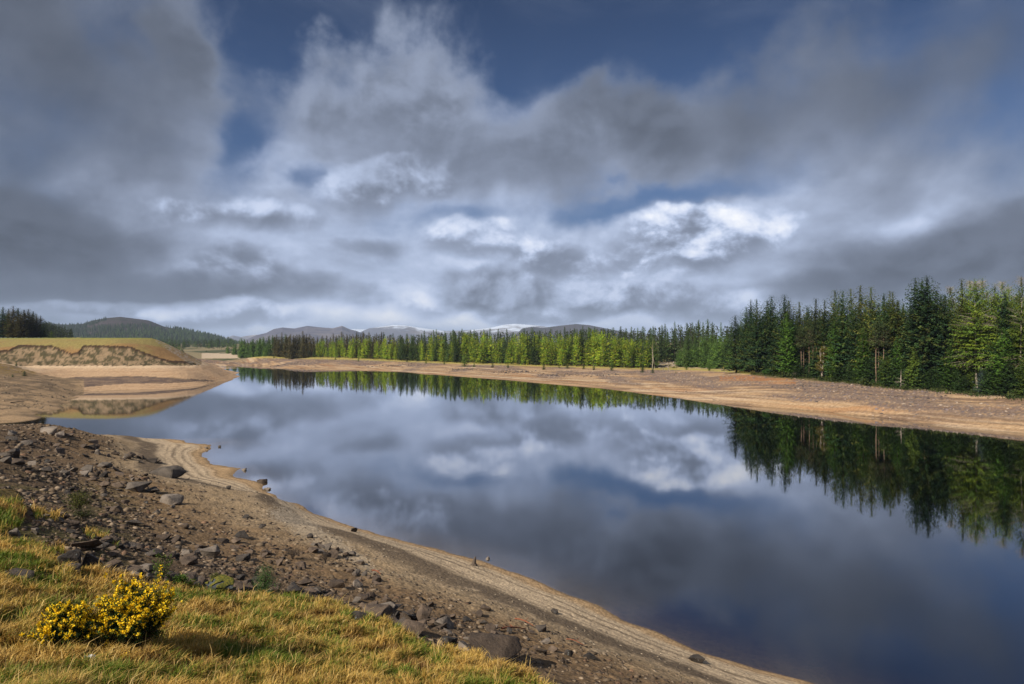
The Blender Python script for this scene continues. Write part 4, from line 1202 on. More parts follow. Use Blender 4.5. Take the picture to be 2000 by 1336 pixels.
def broadleaf(name, cat, label, X, Y, H, W, cols, seed, n=1500, leaf=0.25, stems=5, zlo=0.15, bark=None, tone=None, parent_mat=None, lw=0.6):
    rng = np.random.RandomState(seed)
    root = bpy.data.objects.new(name, None); COL.objects.link(root); root.location = (X, Y, float(ground(X, Y)) - 0.03)
    g = Geo(); tips = []
    for s in range(stems):
        a = rng.uniform(0, 6.28); sp = rng.uniform(0.1, 0.55) * W * 0.5
        e = np.array([math.cos(a) * sp, math.sin(a) * sp, H * rng.uniform(0.75, 1.0)])
        p = np.array([np.zeros(3) + rng.normal(size=3) * [0.02 * W, .02 * W, 0], e * [0.35, 0.35, 0.45], e * [0.7, 0.7, 0.75], e])
        g.add(*tube(p, np.array([0.02, 0.015, 0.01, 0.004]) * H * 0.9, 5))
        for b in range(9):
            t = rng.uniform(0.25, 0.95); q = e * [t, t, t]
            a2 = rng.uniform(0, 6.28); l = W * 0.42 * (1.15 - t * 0.8) * rng.uniform(0.6, 1.1)
            d = np.array([math.cos(a2) * l, math.sin(a2) * l, l * rng.uniform(0.1, 0.8)])
            g.add(*tube([q, q + d * 0.5, q + d], np.array([0.007, 0.005, 0.002]) * H, 4)); tips.append((q, q + d))
    link('stems', g.mesh('stems', True), [bark or m_bark], root)
    tips_a = np.array([t[0] for t in tips]); tips_b = np.array([t[1] for t in tips])
    i = rng.randint(len(tips), size=n); s = rng.uniform(0.25, 1.1, n)[:, None]
    P = tips_a[i] * (1 - s) + tips_b[i] * s + rng.normal(size=(n, 3)) * W * 0.055
    P[:, 2] = np.clip(P[:, 2], H * zlo * rng.uniform(0.5, 1, n), None)
    D = rng.normal(size=(n, 3)) + np.array([0, 0, -0.2])
    l = leaf * rng.uniform(0.6, 1.3, n)
    v, f = blades(P, D, l, l * lw, rng)
    c = np.array(cols)[rng.randint(len(cols), size=n)] * rng.uniform(0.75, 1.25, (n, 1))
    gg = Geo(); gg.add(v, f, np.repeat(c, 4, axis=0))
    link('foliage', gg.mesh('foliage'), [m_leaf], root)
    tag(root, label, cat)
    return root


D = r_edge(1605) - 1.5; X, Y = at(1605, D)
broadleaf('birch_tree', 'birch', "yellowish birch with small leaves at the dark wood's edge", X, Y, height_for(1605, 672, D, X, Y), 2.8, [(0.16, 0.15, 0.03), (0.20, 0.16, 0.035)], 3, n=2600, leaf=0.26, bark=m_pale)
for px, hp, lab, cl, s in [(1497, 12, 'small fresh green bush by the corner of the right-hand wood', [(0.05, 0.12, 0.02)], 1), (1553, 11, 'greyish twiggy bush under the dark spruces', [(0.11, 0.10, 0.07)], 2), (1527, 9, 'yellowish scrub bush under the dark spruces', [(0.10, 0.12, 0.03)], 3), (1470, 7, 'straw coloured scrub at the left corner of the right-hand wood', [(0.14, 0.13, 0.04)], 4)]:
    D = r_edge(px) - 3; X, Y = at(px, D)
    broadleaf('bush', 'bush', lab, X, Y, hp / F * D, hp / F * D * 1.5, cl, 30 + s, n=700, leaf=0.22)

# labels: which one, counted from the nearest thing that stands out
by = {}
for o, px, rowp, look, lms, grp in TREES:
    lm = min(lms, key=lambda l: abs(l[0] - px))
    side = 'left' if px < lm[0] else 'right'
    by.setdefault((lm[1], side, rowp, look, grp), []).append((abs(px - lm[0]), o))
for (lm, side, rowp, look, grp), lst in by.items():
    lst.sort(key=lambda t: t[0])
    for k, (_, o) in enumerate(lst):
        nth = '' if len(lst) == 1 else (_ORD[k] + ' ' if k < 20 else 'farther ')
        w = f"{look} {rowp}, {nth}{side} of {lm}" if rowp else f"{look}, {nth}{side} of {lm}"
        if len(w.split()) > 16: w = w.replace(' on the bank', '').replace('in second row', 'second row').replace('in front row', 'front row').replace('bare white ', 'white ').replace('bright yellow-green', 'lime green').replace("the bank's dark round bush", 'the dark round bush').replace('soft mid green', 'mid green')
        o['label'] = w; o['group'] = grp

# low scrub and heather along the foot of the woods
rng = np.random.RandomState(77)
px = np.concatenate([rng.uniform(1440, 2250, 24000), rng.uniform(450, 1440, 7000)])
ed = np.where(px >= 1440, np.interp(px, *R_EDGE), np.interp(px, *F_EDGE))
D = ed - 2.2 + rng.normal(size=len(px)) * 1.5
X, Y = (px - 1000) / F * D, D
cl = fbm(X * 0.22, Y * 0.22, 3); ok = cl + rng.normal(size=len(px)) * 0.25 > -0.05
X, Y, px = X[ok], Y[ok], px[ok]; n = len(X)
hh = (0.35 + 0.9 * sstep(0, 0.6, cl[ok])) * np.where(px >= 1440, 1.25, 0.9)
P = np.stack([X, Y, ground(X, Y) + rng.uniform(0, 0.7, n) * hh], 1)
v, f = blades(P, rng.normal(size=(n, 3)) * 0.7 + np.array([0, 0, 0.6]), hh * rng.uniform(0.4, 0.8, n), hh * 0.3, rng)
c = np.where((px >= 1470)[:, None], np.array([(0.045, 0.065, 0.018), (0.07, 0.085, 0.02), (0.03, 0.045, 0.016)])[rng.randint(3, size=n)], np.array([(0.16, 0.15, 0.03), (0.24, 0.19, 0.05), (0.08, 0.10, 0.02)])[rng.randint(3, size=n)]) * rng.uniform(.7, 1.3, (n, 1))
g = Geo(); g.add(v, f, np.repeat(c, 4, axis=0))
tag(link('undergrowth', g.mesh('undergrowth'), [m_leaf]), kind='stuff')

# ------------------------------------------------------------------ rocks
def rock_mat(name, a, b2, lichen, speck=0.5):
    m, nt, b = new_mat(name)
    co = objco(nt)
    oi = nt.nodes.new('ShaderNodeObjectInfo'); r = E(nt, oi.outputs['Random'])
    g = nt.nodes.new('ShaderNodeNewGeometry')
    n1 = E(nt, noise(nt, g.outputs['Position'], 2.2, 8, 0.66).outputs['Fac']); n2 = E(nt, noise(nt, g.outputs['Position'], 11.0, 6, 0.6).outputs['Fac'])
    c = mixc(nt, n1.smooth(0.36, 0.64), a, b2)
    c = mixc(nt, n2.smooth(0.60, 0.72) * speck, c, lichen)
    c = scalec(nt, c, r * 0.6 + 0.55)
    nt.links.new(c, b.inputs['Base Color'])
    b.inputs['Roughness'].default_value = 0.85; b.inputs['Specular IOR Level'].default_value = 0.25
    bump(nt, b, n1 + n2 * 0.4, 0.9, 0.10)
    return m


m_rock = rock_mat('brown_rock', (0.12, 0.084, 0.058), (0.062, 0.044, 0.032), (0.20, 0.155, 0.11))
m_rock_grey = rock_mat('grey_rock', (0.18, 0.145, 0.115), (0.105, 0.085, 0.068), (0.26, 0.22, 0.18))
m_rock_dark = rock_mat('dark_rock', (0.064, 0.050, 0.040), (0.034, 0.028, 0.024), (0.25, 0.26, 0.24), 0.75)
m_rock_pale = rock_mat('pale_rock', (0.30, 0.24, 0.185), (0.17, 0.135, 0.105), (0.38, 0.33, 0.27))
m_rock_moss = rock_mat('mossy_rock', (0.085, 0.095, 0.10), (0.05, 0.055, 0.06), (0.20, 0.21, 0.20))


def rock_mesh(name, seed, dims=(1, 1, 1), npts=11, detail=2, rough=0.06, cut=0.0):
    """an angular boulder: hull of random points, bevelled and broken up; about 1 across, base near z=0"""
    rng = np.random.RandomState(seed)
    bm = bmesh.new()
    p = rng.normal(size=(npts, 3)); p /= np.linalg.norm(p, axis=1)[:, None]
    p = np.sign(p) * np.abs(p) ** rng.uniform(0.7, 1.0)
    p *= rng.uniform(0.82, 1.0, (npts, 1))
    for q in p: bm.verts.new(q)
    ret = bmesh.ops.convex_hull(bm, input=bm.verts)
    bmesh.ops.delete(bm, geom=[g for g in ret['geom_interior'] if isinstance(g, bmesh.types.BMVert)], context='VERTS')
    bmesh.ops.bevel(bm, geom=list(bm.edges), offset=0.045, segments=1, affect='EDGES', clamp_overlap=True)
    bmesh.ops.triangulate(bm, faces=list(bm.faces))
    for _ in range(detail):
        bmesh.ops.subdivide_edges(bm, edges=[e for e in bm.edges if e.calc_length() > 0.22], cuts=1, use_grid_fill=True)
        bmesh.ops.triangulate(bm, faces=list(bm.faces))
    v = np.array([x.co for x in bm.verts])
    o = seed * 7.3
    d = 0.6 * fbm(v[:, 0] * 1.6 + o, v[:, 1] * 1.6 + v[:, 2] * 1.9, 4) + 0.4 * fbm(v[:, 2] * 3.2 + o, v[:, 0] * 2.2 - v[:, 1] * 2.7, 3)
    v = v * (1 + rough * 1.6 * d)[:, None]
    # bedding steps
    v[:, 2] += 0.03 * np.sin(v[:, 2] * 11 + v[:, 0] * 3 + o)
    v -= (v.max(0) + v.min(0)) / 2; v /= (v.max(0) - v.min(0))
    v *= np.array(dims)
    for x, c in zip(bm.verts, v): x.co = c
    for fce in bm.faces: fce.smooth = True
    for e in bm.edges:
        if len(e.link_faces) == 2 and e.calc_face_angle(0) > 0.42: e.smooth = False
    me = bpy.data.meshes.new(name); bm.to_mesh(me); bm.free()
    return me


# (x0, y0, x1, y1 in the photograph, material, height share, name, label)
HERO = [
    (152, 1070, 199, 1121, m_rock_dark, 0.8, 'boulder', 'big dark outcrop block where the rubble meets the left turf'),
    (108, 1068, 152, 1112, m_rock_dark, 0.7, 'boulder', 'lichen-spotted rock leaning on the left side of the outcrop block'),
    (132, 1050, 186, 1078, m_rock, 0.5, 'boulder', 'brown ledge rock lying on top of the outcrop block'),
    (118, 1095, 160, 1120, m_rock_dark, 0.5, 'boulder', 'dark layered rock half under turf below the outcrop block'),
    (5, 1108, 62, 1138, m_rock_dark, 0.5, 'boulder', 'dark flat rock bedded in the grass above the gorse'),
    (400, 1122, 456, 1168, m_rock_moss, 0.85, 'boulder', 'blue-grey boulder capped with yellow moss at the grass edge'),
    (915, 1243, 1032, 1303, m_rock, 0.42, 'boulder', 'largest flat brown slab at the lower grass edge'),
    (806, 1176, 848, 1219, m_rock, 0.9, 'boulder', 'upright brown block leaning over the boulder pile'),
    (771, 1208, 830, 1242, m_rock, 0.6, 'boulder', 'split dark boulder at the foot of the upright brown block'),
    (845, 1202, 888, 1232, m_rock_grey, 0.6, 'boulder', 'grey-brown boulder right of the upright brown block'),
    (705, 1176, 772, 1213, m_rock, 0.55, 'boulder', 'wide rugged boulder at the left of the boulder pile'),
    (641, 1128, 674, 1151, m_rock, 0.75, 'boulder', 'square-cut brown boulder behind the lower rubble'),
    (745, 1160, 766, 1177, m_rock, 0.8, 'boulder', 'small rounded boulder above the boulder pile'),
    (575, 1126, 608, 1146, m_rock, 0.6, 'boulder', 'low brown boulder right of the baby spruce'),
    (575, 1095, 601, 1111, m_rock, 0.6, 'boulder', 'brown boulder at the foot of the dark brushwood'),
    (676, 1074, 696, 1088, m_rock_grey, 0.75, 'boulder', 'grey block at the shore end of the stone heap'),
    (694, 1090, 712, 1104, m_rock_grey, 0.7, 'boulder', 'grey block lying below the shore end of the stone heap'),
    (389, 1062, 428, 1091, m_rock_grey, 0.9, 'boulder', 'big round-shouldered grey boulder in the middle of the shingle slope'),
    (420, 1047, 446, 1063, m_rock, 0.8, 'boulder', 'rounded brown boulder behind the big round-shouldered one'),
    (456, 1033, 488, 1053, m_rock_dark, 0.8, 'boulder', 'dark angular boulder farthest out of the middle group'),
    (446, 1048, 470, 1061, m_rock, 0.6, 'boulder', 'reddish low boulder leaning on the dark angular one'),
    (459, 1076, 488, 1098, m_rock_dark, 0.85, 'boulder', 'dark pyramid-shaped boulder right of the big round-shouldered one'),
    (505, 1070, 530, 1087, m_rock, 0.75, 'boulder', 'paired brown boulder beside a flatter twin on the shingle'),
    (530, 1088, 553, 1106, m_rock, 0.8, 'boulder', 'upright small brown boulder above the baby spruce'),
    (344, 1082, 382, 1106, m_rock, 0.8, 'boulder', 'wedge-shaped boulder with one sheer side left of the round-shouldered one'),
    (333, 1043, 355, 1061, m_rock, 0.85, 'boulder', 'small round brown boulder uphill of the wedge-shaped one'),
    (280, 1067, 316, 1088, m_rock_dark, 0.7, 'boulder', 'dark smooth boulder right of the big outcrop block'),
    (213, 984, 236, 1003, m_rock, 0.85, 'boulder', 'dark hunched boulder below the long grey slabs'),
    (244, 1015, 275, 1028, m_rock_dark, 0.55, 'boulder', 'long low dark stone alone on the brown earth'),
    (304, 1038, 332, 1056, m_rock, 0.45, 'boulder', 'flat double stone left of the small round boulder'),
    (308, 958, 352, 988, m_rock_grey, 0.7, 'boulder', 'big whaleback grey boulder at the end of the slab row'),
    (235, 941, 284, 961, m_rock_grey, 0.55, 'boulder', 'long smooth grey slab in the middle of the slab row'),
    (278, 948, 308, 964, m_rock_grey, 0.6, 'boulder', 'grey slab between the long slab and the whaleback'),
    (214, 937, 240, 955, m_rock, 0.8, 'boulder', 'brown boulder at the left end of the slab row'),
    (192, 935, 214, 953, m_rock, 0.8, 'boulder', 'dark boulder just left of the slab row'),
    (294, 910, 352, 934, m_rock_grey, 0.6, 'boulder', 'long twin-humped boulder above the slab row'),
    (328, 904, 356, 920, m_rock, 0.5, 'boulder', 'greenish brown flat rock behind the twin-humped boulder'),
    (77, 907, 102, 924, m_rock_dark, 0.8, 'boulder', 'dark boulder high on the left rubble slope'),
    (119, 915, 136, 931, m_rock_dark, 0.8, 'boulder', 'small dark boulder right of the high dark one'),
    (148, 916, 175, 931, m_rock_grey, 0.6, 'boulder', 'pale brown low boulder in the left rubble'),
    (186, 901, 212, 914, m_rock_grey, 0.6, 'boulder', 'rounded grey boulder alone on the upper rubble slope'),
    (4, 868, 35, 897, m_rock_dark, 0.9, 'boulder', 'big dark boulder at the left edge of the rubble slope'),
    (72, 830, 110, 850, m_rock_grey, 0.6, 'boulder', 'pale boulder on the crest against the water'),
    (100, 838, 124, 856, m_rock_pale, 0.7, 'boulder', 'smaller whitish boulder tucked under the pale crest one'),
    (124, 845, 142, 853, m_rock, 0.6, 'boulder', 'low dark boulder right of the pale crest boulders'),
    (262, 885, 286, 897, m_rock, 0.6, 'boulder', 'brown boulder at the head of the sandy point'),
    (240, 880, 262, 892, m_rock, 0.7, 'boulder', 'grey-brown boulder left of the one heading the sandy point'),
    (171, 856, 188, 869, m_rock_pale, 0.7, 'boulder', 'pale boulder halfway along the crest'),
    (425, 869, 432, 875, m_rock_grey, 0.6, 'boulder', 'single dark stone in the water off the sandy point'),
    (398, 872, 408, 877, m_rock_grey, 0.6, 'boulder', 'dark stone at the inner waterline of the sandy point'),
    (469, 913, 484, 920, m_rock_grey, 0.6, 'boulder', 'grey stone at the tip of the first small spit'),
    (501, 934, 522, 944, m_rock, 0.6, 'boulder', 'dark stone cluster at the tip of the second spit'),
    (514, 952, 529, 959, m_rock_pale, 0.4, 'boulder', 'flat pale stone at the waterline past the second spit'),
    (441, 946, 452, 957, m_rock_dark, 0.8, 'boulder', 'dark stone sitting on the strand line'),
    (469, 1004, 488, 1013, m_rock_dark, 0.5, 'boulder', 'dark flat stone alone on the pale shingle'),
    (504, 1021, 520, 1034, m_rock_dark, 0.75, 'boulder', 'dark upright stone alone on the pale shingle'),
    (597, 1040, 612, 1052, m_rock_dark, 0.75, 'boulder', 'pointed dark stone above the stone heap'),
    (684, 1027, 698, 1040, m_rock_dark, 0.8, 'boulder', 'dark stone on the strand by the water'),
    (1075, 1186, 1091, 1200, m_rock_dark, 0.7, 'boulder', 'dark stone on the lower strand band'),
    (1345, 1280, 1378, 1296, m_rock_dark, 0.55, 'boulder', 'double dark stone near the bottom of the strand'),
    (938, 1180, 960, 1194, m_rock, 0.6, 'boulder', 'brown stone near the dark seep'),
    (946, 1218, 970, 1236, m_rock, 0.7, 'boulder', 'greenish brown block amid the lower shingle'),
    (1046, 1218, 1068, 1236, m_rock_dark, 0.7, 'boulder', 'dark block right of the rusty sticks'),
    (1138, 1270, 1166, 1288, m_rock_dark, 0.7, 'boulder', 'dark squared stone on the lower right shingle'),
    (1100, 1264, 1120, 1282, m_rock_dark, 0.75, 'boulder', 'dark pointed stone on the lower right shingle'),
    (944, 1086, 958, 1096, m_rock_grey, 0.6, 'boulder', 'grey stone behind the driftwood stump'),
    (345, 1120, 380, 1136, m_rock, 0.6, 'boulder', 'brown boulder behind the green sapling'),
    (240, 1100, 276, 1122, m_rock, 0.6, 'boulder', 'brown broken boulder below the big outcrop block'),
    (196, 1108, 232, 1130, m_rock, 0.6, 'boulder', 'brown jagged boulder tucked right under the outcrop block'),
    (466, 1128, 494, 1146, m_rock, 0.7, 'boulder', 'dark boulder between the mossy one and the baby spruce'),
    (245, 1055, 275, 1072, m_rock_dark, 0.6, 'boulder', 'flat-topped dark boulder above the smooth dark one'),
    (188, 1058, 212, 1074, m_rock_dark, 0.5, 'boulder', 'dark ledge stone right behind the outcrop block'),
    (12, 1028, 36, 1050, m_rock_grey, 0.7, 'boulder', 'blue-grey slab stone beside the straw tussock'),
    (58, 1030, 76, 1046, m_rock_grey, 0.7, 'boulder', 'grey stone right of the blue-grey slab stone'),
    (146, 1210, 168, 1224, m_rock_dark, 0.6, 'boulder', 'small dark stone in the grass left of the gorse'),
]
HROCK = []
for k, (x0, y0, x1, y1, mat, hs, name, lab) in enumerate(HERO):
    cx = (x0 + x1) / 2
    p = hit(cx, y1 - 0.12 * (y1 - y0))
    w = (x1 - x0) / F * p.y
    hh = (y1 - y0) / F * p.y
    dep = w * random.uniform(0.65, 0.95)
    dims = (w * 0.96, dep, max(0.34 * w, hh - 0.33 * dep) * 1.30)
    me = rock_mesh('boulder', 300 + k, dims, npts=random.choice((9, 11, 13)), detail=2, rough=0.05)
    o = link(name, me, [mat])
    o.location = (p.x, p.y + dims[1] * 0.30, p.z + dims[2] * 0.21)
    o.rotation_euler = (random.uniform(-.1, .1), random.uniform(-.12, .12), random.uniform(-.5, .5))
    tag(o, lab, 'boulder', 'boulders of the near shore')
    HROCK.append((cx, (y0 + y1) / 2, lab))
# yellow moss cap of the mossy boulder: its own mesh
mo = [o for o in COL.objects if o.get('label', '').startswith('blue-grey boulder capped')][0]
m_moss, nt, b = new_mat('moss')
n = E(nt, noise(nt, objco(nt), 14.0, 5, 0.6).outputs['Fac'])
nt.links.new(mixc(nt, n.smooth(.4, .6), (0.13, 0.11, 0.015), (0.055, 0.06, 0.012)), b.inputs['Base Color'])
bump(nt, b, n, 1.0, 0.03)
bm = bmesh.new(); bm.from_mesh(mo.data)
zt = max(v.co.z for v in bm.verts)
bmesh.ops.delete(bm, geom=[f_ for f_ in bm.faces if f_.calc_center_median().z < zt * (0.50 + 0.28 * math.sin(f_.calc_center_median().x * 23)) or f_.normal.z < 0.05], context='FACES')
for v in bm.verts: v.co += v.normal * 0.018 + Vector((0, 0, 0.012))
me = bpy.data.meshes.new('moss_cap'); bm.to_mesh(me); bm.free()
link('moss_cap', me, [m_moss], mo)

# other rocks: one shared set of shapes, every rock an object of its own
ROCKS = [rock_mesh('rock', 500 + i, (1, random.uniform(.65, 1), random.uniform(.45, .8)), npts=random.choice((8, 9, 11)), detail=1, rough=0.05) for i in range(14)]
RVAR = {}
def rock_var(i, mat):
    if (i, mat.name) not in RVAR:
        me = ROCKS[i].copy(); me.materials.append(mat); RVAR[(i, mat.name)] = me
    return RVAR[(i, mat.name)]


def cluster(n, box, smin, smax):
    out = []
    while len(out) < n:
        px = random.uniform(box[0], box[2]); py = random.uniform(box[1], box[3])
        out.append((px, py, random.uniform(smin, smax)))
    return out


spots = []
def band(pts, n, half, smin, smax):
    """n rocks strewn along a line of the slope (pixels)"""
    L = [0]
    for a, b_ in zip(pts, pts[1:]): L.append(L[-1] + math.hypot(b_[0] - a[0], b_[1] - a[1]))
    for _ in range(n):
        t = random.uniform(0, L[-1]); x = np.interp(t, L, [p_[0] for p_ in pts]); y = np.interp(t, L, [p_[1] for p_ in pts])
        spots.append((x + random.gauss(0, half), y + random.gauss(0, half * 0.55), random.uniform(smin, smax) * random.uniform(.7, 1)))
band([(205, 1115), (330, 1132), (400, 1140), (500, 1150), (640, 1165), (700, 1192), (760, 1205), (880, 1240), (950, 1262)], 95, 13, 0.28, 0.62)
band([(615, 1070), (650, 1085), (690, 1098), (690, 1112), (740, 1135)], 34, 11, 0.3, 0.6)
band([(10, 850), (100, 870), (200, 885), (330, 905)], 26, 12, 0.5, 1.1)
band([(20, 900), (150, 925), (300, 940)], 24, 14, 0.4, 0.9)
band([(110, 950), (250, 985), (330, 1010), (420, 1020)], 20, 22, 0.3, 0.6)
band([(200, 1060), (300, 1075), (420, 1085), (560, 1090)], 30, 14, 0.25, 0.55)
band([(700, 1160), (820, 1190), (960, 1225), (1100, 1280)], 30, 16, 0.2, 0.45)
band([(60, 985), (150, 1040), (230, 1060)], 14, 16, 0.25, 0.5)
m_by = [m_rock, m_rock, m_rock, m_rock_dark, m_rock_grey]
MATW = {'brown_rock': 'brown', 'dark_rock': 'dark', 'grey_rock': 'grey'}
used = {}
small = []
for k, (px, py, s) in enumerate(spots):
    if inside(GRASS_POLY, np.array([px]), np.array([py - 3]))[0] and random.random() < 0.8: continue
    p = hit(px, py)
    if p.z < 0.2 or p.y > 110: continue
    mat = random.choice(m_by); i = k % 14
    o = bpy.data.objects.new('rock', rock_var(i, mat)); COL.objects.link(o)
    o.location = (p.x, p.y, p.z + s * 0.10); o.scale = (s * random.uniform(.85, 1.25), s, s * random.uniform(.8, 1.25))
    o.rotation_euler = (random.uniform(-.35, .35), random.uniform(-.35, .35), random.uniform(0, 6.28))
    d = sorted(HROCK, key=lambda h_: (h_[0] - px) ** 2 + 2.5 * (h_[1] - py) ** 2)[0]
    ang = math.degrees(math.atan2(d[1] - py, px - d[0])) % 360
    side = ['right of', 'upper right of', 'behind', 'upper left of', 'left of', 'lower left of', 'in front of', 'lower right of'][int(((ang + 22.5) % 360) // 45)]
    used.setdefault((MATW[mat.name], side, d[2]), []).append((s, math.hypot(d[0] - px, d[1] - py), o))
_STOP = ('at', 'in', 'on', 'with', 'where', 'alone', 'leaning', 'right', 'left', 'behind', 'above', 'below', 'of', 'amid', 'near', 'against', 'tucked', 'beside', 'between', 'lying', 'sitting', 'farthest', 'halfway', 'high', 'bedded', 'uphill', 'just', 'past', 'off', 'capped')
def short_name(t):
    w = t.split(); return ' '.join(w[:next((i for i, x in enumerate(w) if i > 1 and x in _STOP), len(w))])
def trim(w):
    while w[-1] in ('the', 'of', 'a', 'at', 'in', 'on', 'with', 'just', 'left', 'right', 'and', 'by', 'to', 'its', 'behind', 'below', 'above', 'dark', 'big', 'high'): w = w[:-1]
    return ' '.join(w)
_sn = [short_name(h_[2]) for h_ in HROCK]
for (mw, side, lab), lst in used.items():
    lst.sort(key=lambda t: t[1])
    for k, (s, _, o) in enumerate(lst):
        sz = 'small' if s < 0.36 else ('middling' if s < 0.6 else 'sizeable')
        q = '' if len(lst) == 1 else (['nearest ', 'second ', 'third ', 'fourth ', 'fifth ', 'sixth '][min(k, 5)])
        nm = short_name(lab) if _sn.count(short_name(lab)) == 1 else trim(lab.split()[:8])
        o['label'] = f"{q}{sz} {mw} rock {side} the {nm}"; o['category'] = 'rock'; o['group'] = 'loose rocks of the near shore'

# ------------------------------------------------------------------ loose stones (nobody could count them)
def stones(name, n, pick, smin, smax, colf, seed, flat=0.6):
    rng = np.random.RandomState(seed)
    X, Y, S = pick(rng, n, smin, smax)
    z = ground(X, Y); n = len(X)
    ico = np.array([(0, 0, -1), (.72, -.53, -.45), (-.28, -.85, -.45), (-.89, 0, -.45), (-.28, .85, -.45), (.72, .53, -.45), (.28, -.85, .45), (-.72, -.53, .45), (-.72, .53, .45), (.28, .85, .45), (.89, 0, .45), (0, 0, 1)])
    fc = np.array([(0, 1, 2), (1, 0, 5), (0, 2, 3), (0, 3, 4), (0, 4, 5), (1, 5, 10), (2, 1, 6), (3, 2, 7), (4, 3, 8), (5, 4, 9), (1, 10, 6), (2, 6, 7), (3, 7, 8), (4, 8, 9), (5, 9, 10), (6, 10, 11), (7, 6, 11), (8, 7, 11), (9, 8, 11), (10, 9, 11)])
    V = ico[None] * rng.uniform(0.55, 1.3, (n, 12, 1)) + rng.normal(size=(n, 12, 3)) * 0.16
    V *= np.stack([np.ones(n), rng.uniform(.6, 1, n), rng.uniform(.28, .75, n) * flat / 0.6], 1)[:, None, :] * (S * 0.5)[:, None, None]
    a = rng.uniform(0, 6.28, n); ca, sa = np.cos(a)[:, None], np.sin(a)[:, None]
    W = np.empty_like(V)
    W[..., 0] = V[..., 0] * ca - V[..., 1] * sa + X[:, None]; W[..., 1] = V[..., 0] * sa + V[..., 1] * ca + Y[:, None]
    W[..., 2] = V[..., 2] + (z - S * 0.06)[:, None]
    c = colf(rng, X, Y, z, S)
    me = mesh_np(name, W.reshape(-1, 3), (fc[None] + np.arange(n)[:, None, None] * 12).reshape(-1, 3), col=np.repeat(c, 12, axis=0))
    o = link(name, me, [m_stone]); tag(o, kind='stuff')
    return o


m_stone, nt, b = new_mat('stone')
g = nt.nodes.new('ShaderNodeNewGeometry')
n = E(nt, noise(nt, g.outputs['Position'], 9.0, 5, 0.6).outputs['Fac'])
nt.links.new(scalec(nt, attr(nt), n * 0.9 + 0.55), b.inputs['Base Color'])
bump(nt, b, n, 0.5, 0.03)


def pick_near(rng, n, smin, smax):
    X, Y, S = [], [], []
    got = 0
    while got < n:
        k = 40000
        az = rng.uniform(R(-40), R(30), k); ld = rng.uniform(math.log(12), math.log(98), k)
        x, y = np.exp(ld) * np.sin(az), np.exp(ld) * np.cos(az)
        z = ground(x, y)
        zone = 0.22 * sstep(0.25, 0.6, z) + 0.12 * sstep(1.3, 2.0, z) + 0.66 * sstep(2.6, 4.6, z)
        cl = sstep(-0.35, 0.4, fbm(x * 0.33 + 11, y * 0.33, 4))
        ok = (z > 0.06) & (rng.rand(k) < zone * (0.12 + 0.88 * cl) + 0.02) & (mask_at(MG, x, y) < 0.45) & (mask_at(NEARB, x, y) > 0.5)
        x, y, z = x[ok], y[ok], z[ok]
        big = (0.35 + 0.65 * sstep(1.0, 3.0, z)) * np.clip(np.hypot(x, y) / 34, 0.55, 1.6)
        s = (smin + (smax - smin) * rng.rand(len(x)) ** 5.0) * big
        X.append(x); Y.append(y); S.append(s); got += len(x)
    return np.concatenate(X)[:n], np.concatenate(Y)[:n], np.concatenate(S)[:n]


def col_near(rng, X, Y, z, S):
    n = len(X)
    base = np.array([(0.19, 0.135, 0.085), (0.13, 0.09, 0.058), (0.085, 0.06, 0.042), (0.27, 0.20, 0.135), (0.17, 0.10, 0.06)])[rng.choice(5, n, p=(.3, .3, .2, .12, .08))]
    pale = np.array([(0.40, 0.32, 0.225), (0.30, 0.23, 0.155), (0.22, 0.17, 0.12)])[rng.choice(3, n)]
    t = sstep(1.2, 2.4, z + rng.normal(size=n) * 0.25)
    return (pale * (1 - t[:, None]) + base * t[:, None]) * rng.uniform(0.45, 0.95, (n, 1))  # stone tones lowered too, carrying the slope's cloud shade in their colour


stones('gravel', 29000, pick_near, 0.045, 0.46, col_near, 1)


def pick_far(rng, n, smin, smax):
    X, Y = [], []
    while sum(map(len, X)) < n:
        k = 60000
        px = rng.uniform(430, 2300, k); D = np.exp(rng.uniform(math.log(85), math.log(480), k))
        x, y = (px - 1000) / F * D, D
        z = ground(x, y)
        cl = sstep(0.02, 0.35, fbm(x * 0.05 + 4, y * 0.02, 4) + sstep(0.8, 2.0, z) * 0.3 - 0.08 + 0.25 * fbm(x * 0.3, y * 0.3, 3))
        edge = np.interp(px, R_EDGE[0], R_EDGE[1]) * (px >= 1440) + np.interp(px, *F_EDGE) * (px < 1440)
        ok = (z > 0.15) & (D < edge + 1) & (rng.rand(k) < 0.9 * cl + 0.03)
        X.append(x[ok]); Y.append(y[ok])
    X, Y = np.concatenate(X)[:n], np.concatenate(Y)[:n]
    return X, Y, smin + (smax - smin) * rng.rand(n) ** 3.5


stones('stones', 7500, pick_far, 0.18, 0.85, lambda rng, X, Y, z, S: np.array([(0.17, 0.125, 0.10), (0.10, 0.078, 0.068), (0.26, 0.20, 0.15), (0.14, 0.11, 0.11)])[rng.choice(4, len(X))] * rng.uniform(0.7, 1.3, (len(X), 1)), 2)


